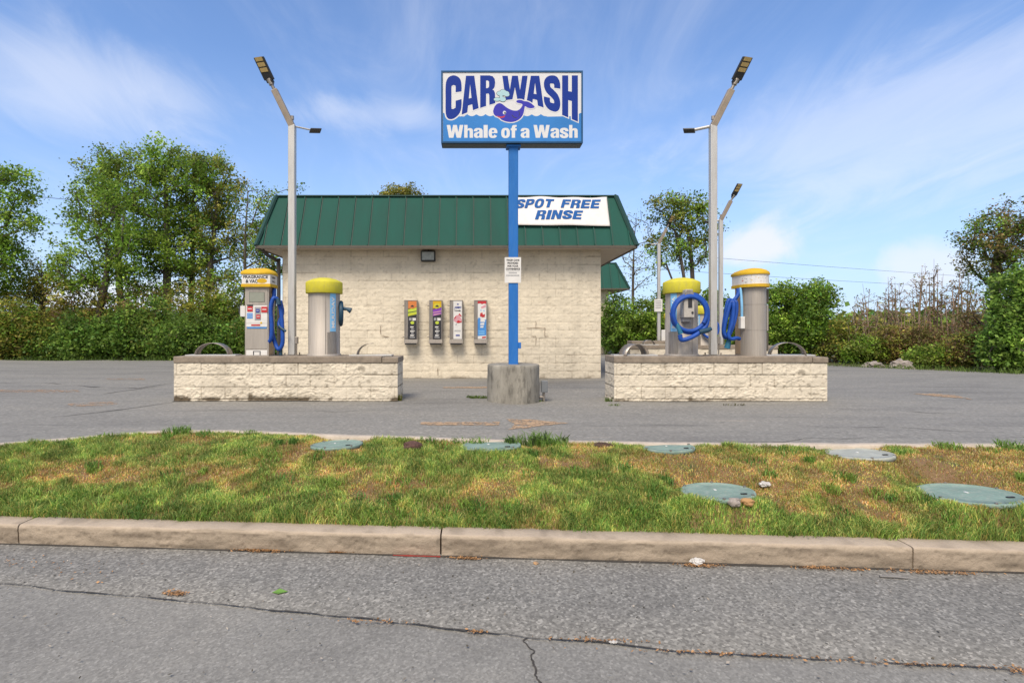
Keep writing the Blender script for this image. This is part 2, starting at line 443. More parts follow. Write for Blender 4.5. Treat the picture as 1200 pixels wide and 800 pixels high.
c = mix(nt, bank(-.70, .44, .25, .10, wisp, .36, .74, .46), c, CLOUD)
c = mix(nt, bank(-.15, .38, .30, .045, wisp, .44, .78, .32), c, CLOUD)
c = mix(nt, bank(.74, .36, .40, .15, wisp, .40, .76, .30), c, CLOUD)
c = mix(nt, bank(.515, .150, .105, .070, puff, .46, .70, .80), c, (7.6, 7.6, 8.1))
c = mix(nt, bank(.80, .11, .075, .048, puff, .46, .70, .55), c, (7.6, 7.6, 8.1))
c = mix(nt, bank(-.52, .05, .25, .05, puff, .44, .62, .75), c, (8.0, 8.2, 8.8))
nt.links.new(c, bg.inputs[0])

SC.view_settings.view_transform = 'Standard'; SC.view_settings.look = 'None'; SC.view_settings.gamma = 1
SC.view_settings.exposure = 0.2
SC.render.engine = 'CYCLES'
SC.cycles.use_denoising = True; SC.cycles.max_bounces = 6; SC.cycles.transparent_max_bounces = 8
SC.cycles.caustics_reflective = False; SC.cycles.caustics_refractive = False

# ------------------------------------------------------------------ terrain heights
def Yc(X): return 4.49 - .0707 * (np.asarray(X, float) + 3.81)            # front face of the street kerb
KX = np.array([-6.3, -5.7, -5.2, -4.7, -4.12, -3.47, -2.75, -1.45, .35, 2.0, 5.35, 30])
KY = np.array([4.90, 5.02, 5.25, 5.56, 5.91, 6.30, 6.26, 6.0, 5.72, 5.56, 5.50, 5.4])
def Yl(X): return np.interp(X, KX, KY)                                    # lawn side of the lot kerb
LOT = .53
def kz(X): return .575 * sstep(-6.5, -5.1, X) + .12 * (1 - sstep(-6.5, -5.1, X))
LIDS = []
def lawn_z(X, Y):
    X = np.asarray(X, float); Y = np.asarray(Y, float)
    a = Yc(X) + .2; b = Yl(X); t = np.clip((Y - a) / np.maximum(b - a, .05), 0, 1)
    k = kz(X)
    z = .150 + (k - .02 - .150) * t ** .80 + .035 * np.sin(np.pi * t) + (fbm(X * 2.2, Y * 2.2, 3) - .5) * .06 * np.sin(np.pi * t) ** .5
    for lx, ly, lz, lr in LIDS:
        w_ = (1 - sstep(lr * 1.0, lr * 1.75, np.hypot(X - lx, Y - ly))) * sstep(0, .10, t); z = z * (1 - w_) + (lz + (Y - ly) * -.04) * w_
    return z
def lot_z(X, Y):
    X = np.asarray(X, float); Y = np.asarray(Y, float)
    d = sstep(-.1, 1.9, Y - Yc(X)); k = sstep(-7.2, -5.3, X); e = sstep(5.5, 7, Y)
    g = np.maximum(k, e)
    return LOT * (g + (1 - g) * d) + (fbm(X * .6, Y * .6, 9) - .5) * .03
def ray_lawn(px, py):
    "where the ray through a photo pixel meets the lawn"
    Ys = np.linspace(4, 7, 600); X = (px - VX) / F * Ys; Z = CAMZ - (py - VY) / F * Ys
    i = int(np.argmax(Z < lawn_z(X, Ys))); return X[i], Ys[i], float(lawn_z(X[i], Ys[i]))
def ray_street(px, py, z=.0):
    Y = (CAMZ - z) * F / (py - VY); return (px - VX) / F * Y, Y

def grid(xs, rows, zf):
    "quad sheet; rows: list of arrays of Y per X column"
    nx = len(xs); V = []
    for Yr in rows:
        V.append(np.c_[xs, Yr, zf(xs, Yr)])
    V = np.concatenate(V); nr = len(rows)
    i, j = np.meshgrid(np.arange(nx - 1), np.arange(nr - 1)); a = (j * nx + i).ravel()
    return V, np.c_[a, a + 1, a + 1 + nx, a + nx]

def smooth_all(o):
    o.data.polygons.foreach_set('use_smooth', [True] * len(o.data.polygons)); return o

# ground sheet to the horizon
xs = np.concatenate([np.linspace(-900, -40, 12), np.linspace(-36, 36, 73), np.linspace(40, 900, 12)])
ys = np.concatenate([np.linspace(-300, -10, 8), np.linspace(-6, 12, 73), np.linspace(13, 60, 30), np.linspace(70, 1500, 14)])
def gz(X, Y): return -.06 + .54 * sstep(.3, 1.9, Y - Yc(np.clip(X, -40, 40))) - .0 * X
V, Fc = grid(xs, [np.full_like(xs, y) for y in ys], gz)
smooth_all(tag(npmesh('ground', V, Fc, m_ground), kind='structure'))

# street and its overlay strip
xs = np.linspace(-60, 60, 121)
V, Fc = grid(xs, [Yc(xs) + d for d in (-9.5, -6, -4, -3, -2, -1, -.4, .05)], lambda X, Y: 0 * X - .006)
tag(npmesh('street', V, Fc, m_old), kind='structure')
SX = np.array([-60, -12, -3.2, -1.9, -1.08, -.4, .19, 1.08, 2.72, 6, 60]); SY = np.array([7.6, 4.65, 3.77, 3.55, 3.39, 3.25, 3.13, 2.97, 2.805, 2.5, -1.6])
xs = np.concatenate([np.linspace(-60, -8, 30), np.linspace(-7.9, 9, 900), np.linspace(9.3, 60, 30)])
seam = np.interp(xs, SX, SY) + (fbm(xs * 3, xs * 0, 5, 6) - .5) * .07
V, Fc = grid(xs, [seam, seam + .02, seam * .6 + (Yc(xs) + .05) * .4, Yc(xs) + .05], lambda X, Y: 0 * X + .004)
V[:len(xs), 2] = -.008
smooth_all(tag(npmesh('street_overlay', V, Fc, m_new), kind='structure'))
def ribbon(name, X, Y, w, z, mat):
    "a thin ragged strip lying on a surface"
    X = np.asarray(X, float); Y = np.asarray(Y, float); w = np.asarray(w, float); n = len(X)
    d = np.c_[np.gradient(X), np.gradient(Y)]; d /= np.linalg.norm(d, axis=1)[:, None]; nn = np.c_[-d[:, 1], d[:, 0]]
    z = np.broadcast_to(z, X.shape)
    V = np.concatenate([np.c_[X + nn[:, 0] * w, Y + nn[:, 1] * w, z], np.c_[X - nn[:, 0] * w, Y - nn[:, 1] * w, z]])
    a = np.arange(n - 1)
    return tag(npmesh(name, V, np.c_[a + n, a + n + 1, a + 1, a], mat), kind='structure')
k = (xs > -8) & (xs < 8)
cw = .0022 + .012 * np.clip(fbm(xs * 6, xs * 0 + 3, 8, 5) - .36, 0, 1) ** 1.0
ribbon('street_crack', xs[k], seam[k] + .004, cw[k], .0068, m_crack)
cx = np.linspace(0, 1, 60); p0 = ray_street(618, 746); p1 = ray_street(632, 806)
ribbon('street_crack', p0[0] + (p1[0] - p0[0]) * cx + (fbm(cx * 7, cx * 0, 4) - .5) * .07, p0[1] + (p1[1] - p0[1]) * cx, .002 + .006 * fbm(cx * 12, cx * 0, 6), -.0015, m_crack)
p0 = ray_street(455, 645); p1 = ray_street(516, 653)
cx = np.linspace(0, 1, 30)
ribbon('red_paint_mark', -.64 + .36 * cx, Yc(-.64 + .36 * cx) - .022, .006 + .012 * fbm(cx * 9, cx * 0, 2), .0085, m_red)
# dirt line along the foot of the kerb
X = np.linspace(-7, 9, 500)
ribbon('kerb_dirt', X, Yc(X) - .012, .004 + .022 * fbm(X * 2.3, X * 0, 21), .0072, m_crack)

# parking lot
def Yfar(X): return np.interp(X, [-40, -8.6, -7.6, 8, 9.2, 11.7, 14.6, 20, 40], [22, 22, 37, 37, 20.5, 18.8, 15.1, 11, 8])
xs = np.concatenate([np.linspace(-40, -8, 40), np.linspace(-7.9, 9, 170), np.linspace(9.1, 40, 50)])
y0 = np.where(xs > -6.3, Yl(xs) + .11, Yc(xs) + .0)
rows = [y0 + (Yfar(xs) + (fbm(xs * .9, xs * 0, 31) - .5) * .9 - y0) * t for t in np.concatenate([np.linspace(0, .12, 12), np.linspace(.14, 1, 26)])]
V, Fc = grid(xs, rows, lot_z)
smooth_all(tag(npmesh('parking_lot', V, Fc, m_lot), kind='structure'))

# lot kerb: a low rounded strip
X = np.linspace(-6.3, 14, 420); Y = Yl(X); d = np.c_[np.gradient(X), np.gradient(Y)]; d /= np.linalg.norm(d, axis=1)[:, None]; nn = np.c_[-d[:, 1], d[:, 0]]
K = kz(X) + (fbm(X * 3, X * 0, 4) - .5) * .012
prof = [(-.0, -.12), (.0, -.012), (.012, 0), (.11, .0), (.125, -.012), (.13, -.16)]
V = np.concatenate([np.c_[X + nn[:, 0] * a, Y + nn[:, 1] * a, K + b] for a, b in prof]); n = len(X)
Fc = np.concatenate([np.c_[np.arange(n - 1) + i * n, np.arange(n - 1) + 1 + i * n, np.arange(n - 1) + 1 + (i + 1) * n, np.arange(n - 1) + (i + 1) * n] for i in range(len(prof) - 1)])
tag(npmesh('lot_kerb', V, Fc, m_lotkerb), kind='structure')

# street kerb in cast lengths
mb = MB()
kd = []; cuts = [-6.6, -3.66, -.28, 3.10, 6.48, 9.9]
prof = [(.010, -.1), (.006, .0), (.005, .012), (.004, .025), (.003, .04), (.002, .055), (.001, .07), (0, .085), (0, .10), (0, .115), (.0005, .127), (.001, .137), (.003, .147), (.010, .155), (.020, .159), (.10, .161), (.190, .159), (.2, .150), (.2, -.1)]
for a, b in zip(cuts[:-1], cuts[1:]):
    X = np.linspace(a + .006, b - .006, 420); n = len(X); Vs = []
    for i, (dy, z) in enumerate(prof):
        q = ((fbm(X * 9, X * 0 + z * 26, 12, 5) - .5) * .012 + .004 * sstep(.62, .74, fbm(X * 20, X * 0 + z * 60 + dy * 40, 14, 3))) * (1 if 0 < i < 17 else 0) + (fbm(X * 1.1, X * 0, 19) - .5) * .015
        e = np.minimum(1, np.minimum(X - a, b - X) / .03)
        Vs.append(np.c_[X, Yc(X) + dy + q + (1 - e) * .008, z + q * .4 - (1 - e) * .006])
    V = np.concatenate(Vs)
    Fc = np.concatenate([np.c_[np.arange(n - 1) + i * n, np.arange(n - 1) + 1 + i * n, np.arange(n - 1) + 1 + (i + 1) * n, np.arange(n - 1) + (i + 1) * n] for i in range(len(prof) - 1)])
    o = len(mb.v); mb.arr(V, Fc); XX = np.tile(X, len(prof)); ZZ = V[:, 2]; pi_ = np.repeat(np.arange(len(prof)), n)
    kd.append((o, np.clip(np.where(pi_ < 11, .26 + 1.9 * (fbm(XX * 4, ZZ * 22, 15, 6) - .42) + .35 * sstep(.60, .74, fbm(XX * 20, ZZ * 60, 14, 3)), .7 * sstep(.52, .76, fbm(XX * 6, pi_ * .7, 16, 5))), 0, 1) * np.where(pi_ < 11, .72, .55)))  # kerb face darkened: noisy dirt plus high-sun shade painted into the colour
    mb.add([V[i * n] for i in range(len(prof))], [tuple(range(len(prof) - 1, -1, -1))]); mb.add([V[i * n + n - 1] for i in range(len(prof))], [tuple(range(len(prof)))])
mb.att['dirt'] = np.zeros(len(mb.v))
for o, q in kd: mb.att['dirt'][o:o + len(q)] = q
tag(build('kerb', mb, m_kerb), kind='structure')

# the six lids sit level in the bank; the soil is dished round them
LP = [(395, 523.5, 60), (575, 525, 71), (783, 527, 60), (1007, 534.5, 70), (841, 579, 82), (1136, 582, 99)]
_l = [ray_lawn(a, c) + (w_ / 2,) for a, c, w_ in LP]
LIDS += [(x, y, z, q * y / F) for x, y, z, q in _l]
# lawn bank
xs = np.linspace(-6.3, 14, 500)
rows = [Yc(xs) + .19 + (np.maximum(Yl(xs), Yc(xs) + .25) + .01 - Yc(xs) - .19) * t for t in np.linspace(0, 1, 46)]
V, Fc = grid(xs, rows, lambda X, Y: lawn_z(X, Y) + (fbm(X * 14, Y * 14, 6, 3) - .5) * .02 - .004)
smooth_all(tag(npmesh('lawn', V, Fc, m_soil), kind='structure'))

# worn arrow and stains painted on the lot
def patch(name, pts, mat, ragged=.0, dz=.006):
    "flat paint mark on the lot given by photo pixels"
    L = [P(px, py, (CAMZ - LOT) * F / (py - VY)) for px, py in pts]
    rng = random.Random(len(pts)); out = []
    for i, p in enumerate(L):
        q = L[(i + 1) % len(L)]; n = max(1, int((q - p).length / .07))
        for k in range(n):
            r = p.lerp(q, k / n); out.append((r.x + rng.uniform(-ragged, ragged), r.y + rng.uniform(-ragged, ragged)))
    mb = MB(); mb.fill([out], lambda x, y: (x, y, float(lot_z(x, y)) + dz))
    return tag(build(name, mb, mat), kind='structure')
def paintmat(name, col, thr):
    m, nt, b, out = nodes_of(name)
    n = noise(nt, coords(nt), 14, 6, .75)
    t = nt.nodes.new('ShaderNodeBsdfTransparent'); mx = nt.nodes.new('ShaderNodeMixShader')
    nt.links.new(ramp(nt, n, [(thr - .05, (0, 0, 0)), (thr + .06, (1, 1, 1))]), mx.inputs[0])
    nt.links.new(t.outputs[0], mx.inputs[1]); nt.links.new(b.outputs[0], mx.inputs[2]); nt.links.new(mx.outputs[0], out.inputs[0])
    b.inputs['Base Color'].default_value = (*col, 1); b.inputs['Roughness'].default_value = .85
    return m
m_arrow = paintmat('worn_arrow_paint', (.43, .29, .175), .47); m_faint = paintmat('faint_paint', (.42, .27, .16), .54)
patch('arrow_marking', [(494, 494), (494, 497.5), (584, 498), (584, 494)], m_arrow, .02)
patch('arrow_marking', [(594, 490.5), (620, 491), (655, 494.5), (668, 496), (640, 498.5), (612, 502), (596, 503.5), (604, 497)], m_arrow, .02)
patch('arrow_marking', [(520, 453.6), (520, 455.2), (570, 455.2), (570, 453.6)], m_arrow, .02)
patch('paint_stain', [(-20, 456.5), (-20, 459), (50, 460), (95, 459.5), (90, 457), (40, 456)], m_faint, .02)
patch('paint_stain', [(78, 473.5), (82, 476), (115, 476), (142, 473), (130, 471), (100, 472)], m_faint, .03)
patch('paint_stain', [(1070, 461), (1100, 464.5), (1128, 466.5), (1140, 468), (1120, 463), (1095, 461)], m_arrow, .01)
patch('paint_stain', [(125, 443.5), (125, 445), (170, 445), (170, 443.5)], m_faint, .01)

for pts, wd in (([(-10, 448.5), (60, 449), (110, 453), (160, 455), (205, 448)], .03), ([(120, 462), (145, 458), (190, 452)], .02), ([(60, 489), (120, 483), (160, 478), (205, 471)], .018), ([(975, 478.5), (1040, 480), (1090, 484), (1140, 485)], .012), ([(930, 498), (985, 501), (1050, 501), (1110, 505), (1165, 506)], .009), ([(850, 520), (950, 514), (1060, 512)], .006), ([(640, 486), (700, 482), (760, 485)], .006), ([(300, 478), (390, 482), (470, 480)], .007)):
    q = np.array([tuple(P(a, c, (CAMZ - LOT) * F / (c - VY)))[:2] for a, c in pts]); tt = np.linspace(0, 1, 160); tk = np.linspace(0, 1, len(q))
    X = np.interp(tt, tk, q[:, 0]); Y = np.interp(tt, tk, q[:, 1]) + (fbm(X * 2.5, X * 0, 44, 5) - .5) * .16
    ribbon('lot_crack', X, Y, wd * np.clip(2.6 * fbm(X * 3, X * 0 + wd * 99, 45, 5) - .75, .06, 2) * np.sin(np.pi * np.clip(tt, .03, .97)) ** .5, lot_z(X, Y) + .006, m_lotcrack)
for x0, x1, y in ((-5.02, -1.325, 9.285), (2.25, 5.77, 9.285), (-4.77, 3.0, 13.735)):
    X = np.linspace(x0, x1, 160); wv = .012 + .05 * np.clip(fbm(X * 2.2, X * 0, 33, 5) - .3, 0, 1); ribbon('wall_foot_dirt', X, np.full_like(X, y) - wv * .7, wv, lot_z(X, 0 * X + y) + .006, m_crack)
# ------------------------------------------------------------------ block walls
def block_sheet(mb, dirt, o, u, n, W, H, res, bh=.2, bw=.4, amp=.014, joint=.010, jw=.011, seed=1, z_from_top=True, dirtk=1.0, lower=0):
    "a face of painted split-face block: uneven block faces, recessed joints; o = lower left corner"
    nu, nv = max(3, int(W / res)) + 1, max(3, int(H / res)) + 1
    U, Vv = np.meshgrid(np.linspace(0, W, nu), np.linspace(0, H, nv)); U = U.ravel(); Vv = Vv.ravel()
    t = (H - Vv) if z_from_top else Vv
    row = np.floor(t / bh); uu = U + (row % 2) * bw / 2 + seed * .13; colm = np.floor(uu / bw)
    dv = np.minimum(t - row * bh, (row + 1) * bh - t); du = np.minimum(uu - colm * bw, (colm + 1) * bw - uu)
    jn = fbm(U * 2.1, Vv * 2.1, seed + 40)
    g = np.maximum(1 - sstep(0, jw, dv), (1 - sstep(0, jw, du)) * .8) * (.35 + .9 * jn)
    f = (fbm(U * 10 + colm * 3.7, Vv * 14 + row * 5.1, seed, 5) - .5) + 1.0 * (fbm(U * 34, Vv * 46, seed + 3, 2) - .5) * sstep(.3, .6, fbm(U * 4, Vv * 6, seed + 8, 3))
    pil = (_hash(colm, row, seed) - .5) * .5
    disp = amp * (1.7 * f + pil) - joint * g
    e = sstep(0, .02, U) * sstep(0, .02, W - U) * sstep(-.001, .02, H - Vv) * (sstep(0, .01, Vv) * .5 + .5)
    disp *= e
    P3 = np.array(o)[None] + U[:, None] * np.array(u)[None] + Vv[:, None] * np.array((0, 0, 1.))[None] + disp[:, None] * np.array(n)[None]
    i, j = np.meshgrid(np.arange(nu - 1), np.arange(nv - 1)); a = (j * nu + i).ravel()
    mb.arr(P3, np.c_[a, a + 1, a + 1 + nu, a + nu], 0, True)
    crk = (sstep(.52, .70, fbm(U * 1.7, row * 1.9 + U * 0, seed + 5)) * .8 + .16) * (1 - sstep(.004, .015, dv)) + (sstep(.50, .68, fbm(colm * 2.3, row * 1.9, seed + 6)) * .45 + .05) * (1 - sstep(.003, .013, du))
    pit = sstep(.64, .78, fbm(U * 15, Vv * 22, seed + 70, 3)) * .45 + sstep(.55, .75, fbm(U * 2.5, Vv * 3.5, seed + 71, 5)) * .16
    bot = (1 - sstep(.02, .04 + .14 * fbm(U * 3, U * 0, seed + 9), Vv - .10)) * sstep(.36, .60, fbm(U * 6, Vv * 8, seed + 11)) * lower
    dirt.append(np.clip((crk + pit) * dirtk + bot, 0, 1))

def pad(mb, dirt):
    a = np.concatenate(dirt) if dirt else np.zeros(0)
    mb.att['dirt'] = np.r_[a, np.zeros(len(mb.v) - len(a))]

def island(label, x0, x1, y0, y1, zt, zb, res=.0105, group='block islands carrying the vacuums'):
    t = thing('vacuum_island', label, 'island', ((x0 + x1) / 2, (y0 + y1) / 2, LOT), group)
    mb, dirt = MB(), []; h = zt - .105; kw = dict(res=res, lower=1.0, dirtk=1.0, amp=.0110, joint=.016)
    block_sheet(mb, dirt, (x0, y0, zb), (1, 0, 0), (0, -1, 0), x1 - x0, h - zb, seed=int(x0 * 7) % 50, **kw)
    block_sheet(mb, dirt, (x1, y0, zb), (0, 1, 0), (1, 0, 0), y1 - y0, h - zb, seed=4, **kw)
    block_sheet(mb, dirt, (x1, y1, zb), (-1, 0, 0), (0, 1, 0), x1 - x0, h - zb, seed=5, **dict(kw, res=.03))
    block_sheet(mb, dirt, (x0, y1, zb), (0, -1, 0), (-1, 0, 0), y1 - y0, h - zb, seed=6, **kw)
    pad(mb, dirt); build('wall', mb, m_isle, t)
    mb = MB()
    # cap cast in two pours, edges a little uneven
    xm = x0 + (x1 - x0) * .93
    mb.box(x0 - .004, xm - .003, y0 - .015, y1 + .015, h + .0, zt); mb.box(xm + .003, x1 + .012, y0 - .018, y1 + .015, h, zt - .012)
    build('cap_slab', mb, m_cap, t, bevel=.012)
    return t

ZT = 1.27; IY0, IY1 = 9.3, 9.95; YM = 9.63; SM = F / YM
island('cream block island with a yellow domed vacuum and drive-up kiosk left of the sign pole', -5.02, -1.325, IY0, IY1, ZT, .44)
island('cream block island with a coiled blue hose vacuum right of the sign pole', 2.25, 5.77, IY0, IY1, ZT, .38)
island('cream block island half hidden behind the right-hand front island', 4.6, 9.05, 17.0, 17.7, 1.25, .45, .05)
island('cream block island farthest back, showing beside the thin rear lamp post', 6.1, 9.6, 22.3, 23, 1.28, .45, .06)

# ------------------------------------------------------------------ building
def mansard(root, ex0, ex1, ey0, ey1, tx0, tx1, ty0, ty1, ez, tz, wx0, wx1, wy0, wy1):
    mb = MB()
    E = [(ex0, ey0, ez), (ex1, ey0, ez), (ex1, ey1, ez), (ex0, ey1, ez)]; T = [(tx0, ty0, tz), (tx1, ty0, tz), (tx1, ty1, tz), (tx0, ty1, tz)]
    for i in range(4):
        j = (i + 1) % 4; mb.add([E[i], E[j], T[j], T[i]], [(0, 1, 2, 3)])
    th = .05
    I = [(tx0 + th, ty0 + th, tz), (tx1 - th, ty0 + th, tz), (tx1 - th, ty1 - th, tz), (tx0 + th, ty1 - th, tz)]
    for i in range(4):
        j = (i + 1) % 4; mb.add([T[i], T[j], I[j], I[i]], [(0, 1, 2, 3)])
        lo = lambda p: (p[0], p[1], tz - .35); mb.add([I[i], I[j], lo(I[j]), lo(I[i])], [(0, 1, 2, 3)])
    mb.add([(p[0], p[1], tz - .35) for p in I], [(0, 1, 2, 3)])
    # standing seams
    for i in range(4):
        j = (i + 1) % 4; e0, e1, t0, t1 = map(Vector, (E[i], E[j], T[i], T[j]))
        L = (e1 - e0).length; d = (e1 - e0) / L; up = ((t0 + t1) - (e0 + e1)); up = (up - up.dot(d) * d).normalized(); nrm = d.cross(up)
        n = int(L / .413); st = (L - n * .413) / 2
        for k in range(n + 1):
            a = st + k * .413; b0 = e0 + d * a
            sl_ = up * (t0 - e0).dot(up)
            f0 = (t0 - e0).dot(d); f1 = L - (t1 - e0).dot(d)
            m = 1.0
            if a < f0: m = a / f0
            if L - a < f1: m = (L - a) / f1
            if m < .12: continue
            mb.obox(b0 + sl_ * m * .5 + nrm * .016, d * .011, nrm * .017, sl_ * m * .5, 0)
            mb.obox(b0 + sl_ * m * .5 + nrm * .004 + d * .022, d * .011, nrm * .004, sl_ * m * .5, 1)
    ro = build('roof', mb, [m_green, m_seam], root)
    mb = MB()
    for i in range(4):        # hip caps
        p, q = Vector(E[i]), Vector(T[i]); c = Vector(((ex0 + ex1) / 2, (ey0 + ey1) / 2, ez)); o = (p - c); o.z = 0
        o = Vector((math.copysign(1, o.x), math.copysign(1, o.y), .8)).normalized()
        mb.beam(p + o * .012, q + o * .02 + (q - p) * .012, .135, .05, o)
    for i in range(4):        # top coping and drip edge
        j = (i + 1) % 4; a, b = Vector(T[i]), Vector(T[j]); d = (b - a).normalized()
        mb.beam(a + Vector((0, 0, .012)) + d * .04, b + Vector((0, 0, .012)) - d * .04, .1, .03)
    build('roof_trim', mb, m_greend, ro)
    mb = MB()
    for i in range(4):
        j = (i + 1) % 4; a, b = Vector(E[i]), Vector(E[j]); d = (b - a).normalized(); z = Vector((0, 0, -.03))
        mb.beam(a + z + d * .02, b + z - d * .02, .05, .065)
    build('fascia', mb, m_fascia, root)
    mb = MB(); z = ez - .045
    mb.box(ex0 + .03, ex1 - .03, ey0 + .03, wy0 - .002, z, z + .02); mb.box(ex0 + .03, ex1 - .03, wy1 + .002, ey1 - .03, z, z + .02)
    mb.box(ex0 + .03, wx0 - .002, wy0 - .0, wy1, z, z + .02); mb.box(wx1 + .002, ex1 - .03, wy0, wy1, z, z + .02)
    build('soffit', mb, m_soffit, root)

WX0, WX1, WY0, WY1 = -4.77, 3.0, 13.75, 20.2
EZ = 3.70
b = thing('car_wash_building', 'cream block building with green metal mansard roof behind the sign pole', 'building', ((WX0 + WX1) / 2, WY0, LOT))
mb, dirt = MB(), []
kw = dict(res=.022, amp=.0085, joint=.009, jw=.02, dirtk=.55, z_from_top=True, lower=.55)
block_sheet(mb, dirt, (WX0, WY0, .42), (1, 0, 0), (0, -1, 0), WX1 - WX0, EZ - .42, seed=21, **kw)
kw['res'] = .05
block_sheet(mb, dirt, (WX1, WY0, .42), (0, 1, 0), (1, 0, 0), WY1 - WY0, EZ - .42, seed=22, **kw)
block_sheet(mb, dirt, (WX1, WY1, .42), (-1, 0, 0), (0, 1, 0), WX1 - WX0, EZ - .42, seed=23, **kw)
block_sheet(mb, dirt, (WX0, WY1, .42), (0, -1, 0), (-1, 0, 0), WY1 - WY0, EZ - .42, seed=24, **kw)
pad(mb, dirt); wall = build('wall', mb, m_wall, b)
mansard(b, -5.24, 3.75, 13.3, 20.7, -4.97, 3.40, 13.9, 20.1, EZ, 5.0, WX0, WX1, WY0, WY1)
def W(px, py, Y=WY0 - .018): return P(px, py, Y)
m_wcrack = M('crack_brown', (.22, .15, .10), .9)     # stepped cracks along the joints
for (xa, ya), (xb, yb) in [((617, 384.3), (638.6, 384.3)), ((628, 376.5), (628, 384)), ((638.5, 384), (638.5, 394)), ((638.5, 394.2), (643, 394.2)), ((623, 394.2), (628, 394.2)), ((628, 394), (628, 404)), ((513, 431), (513, 440)), ((446, 382), (446, 392)), ((447, 394), (456, 394.5))]:
    rngc = random.Random(int(xa)); a, c = W(xa, ya), W(xb, yb); n = 6; pts = [a.lerp(c, k / n) for k in range(n + 1)]
    vert = abs(a.x - c.x) < .05; wd = .007
    V = []; mb = MB()
    for p in pts:
        ww = wd * rngc.uniform(.4, 1.2); s_ = Vector((ww, 0, 0)) if vert else Vector((0, 0, ww)); j = Vector((rngc.uniform(-.006, .006), 0, rngc.uniform(-.006, .006)))
        V += [p - s_ + j, p + s_ + j]
    mb.add(V, [(2 * k, 2 * k + 1, 2 * k + 3, 2 * k + 2) for k in range(n)]); build('crack', mb, m_wcrack, wall)
mb = MB()     # down-pipe at the left corner with its offset
xx = WX0 - .07
mb.tube(catmull([(xx - .3, 13.42, 3.62), (xx - .2, 13.5, 3.5), (xx - .02, 13.66, 3.38), (xx, 13.68, 3.2), (xx, 13.68, .56)], .12), .045, 8)
build('downpipe', mb, M('dark_downpipe', (.05, .042, .035), .5), b)

b2 = thing('wash_bay_block', 'farther cream block with green roof peeking out past the right eave', 'building', (-.9, 28, LOT))
mb, dirt = MB(), []; kw = dict(res=.09, amp=.01, joint=.006, jw=.02, dirtk=.5)
X0, X1, Y0, Y1 = -8.3, 6.5, 28., 33.
block_sheet(mb, dirt, (X0, Y0, .42), (1, 0, 0), (0, -1, 0), X1 - X0, EZ - .42, seed=31, **kw)
block_sheet(mb, dirt, (X1, Y0, .42), (0, 1, 0), (1, 0, 0), Y1 - Y0, EZ - .42, seed=32, **kw)
block_sheet(mb, dirt, (X1, Y1, .42), (-1, 0, 0), (0, 1, 0), X1 - X0, EZ - .42, seed=33, **kw)
block_sheet(mb, dirt, (X0, Y1, .42), (0, -1, 0), (-1, 0, 0), Y1 - Y0, EZ - .42, seed=34, **kw)
pad(mb, dirt); build('wall', mb, m_wall, b2)
mansard(b2, -9.2, 7.40, 27.5, 33.6, -8.6, 6.85, 28.1, 33, EZ + .05, 5.05, X0, X1, Y0, Y1)

# banner on the roof slope
def slope(X, t, off=0):
    return Vector((X, 13.3 + .6 * t - off * .908, 3.7 + 1.3 * t + off * .419))
def ban(X, t, off=0):
    wv = float(fbm(X * 1.1 + t * 1.5, t * 1.2, 77, 2)) * .05 + .05
    return slope(X, t, wv + off)
BX0, BX1, BT0, BT1 = .77, 3.16, .375, .955
bo = thing('banner', 'white vinyl banner tied on the green roof reading SPOT FREE RINSE', 'banner', slope(1.96, .4))
nx, nz = 60, 16
def bpt(i, j):
    u, v = i / (nx - 1), j / (nz - 1); sag = .035 * math.sin(math.pi * u * 3) ** 2 * v
    return ban(BX0 + (BX1 - BX0) * u, BT0 + (BT1 - BT0) * v - sag * .5 - .02 * (1 - v) * u)
mb = MB(); V = [bpt(i, j) for j in range(nz) for i in range(nx)]
mb.add(V, [(j * nx + i, j * nx + i + 1, (j + 1) * nx + i + 1, (j + 1) * nx + i) for j in range(nz - 1) for i in range(nx - 1)], 0, True)
so_ = build('sheet', mb, m_banner, bo); sm = so_.modifiers.new('thickness', 'SOLIDIFY'); sm.thickness = .004; sm.offset = -1
def bx(px): return (px - VX) / 47.9
def bt(py): return (287.8 - py) / 57.5
def bfn(X, t): return ban(X, t, .011)

# flood light under the eave
fl = thing('wall_light', 'small dark flood light under the eave on the cream wall', 'light', W(502, 300))
mb = MB(); a = W(493, 306, 13.6); c = W(510, 293.5, 13.6)
mb.box(a.x, c.x, 13.60, 13.745, a.z, c.z); build('housing', mb, m_black, fl, bevel=.015)
mb = MB(); mb.box(a.x + .03, c.x - .03, 13.592, 13.599, a.z + .03, c.z - .035); build('lens', mb, M('lamp_glass', (.30, .33, .31), .15, var=.3, scale=12), fl)
mb = MB(); mb.tube([(a.x + .18, 13.71, c.z - .01), (a.x + .18, 13.71, 3.66)], .013, 6); build('conduit', mb, m_fascia, fl)

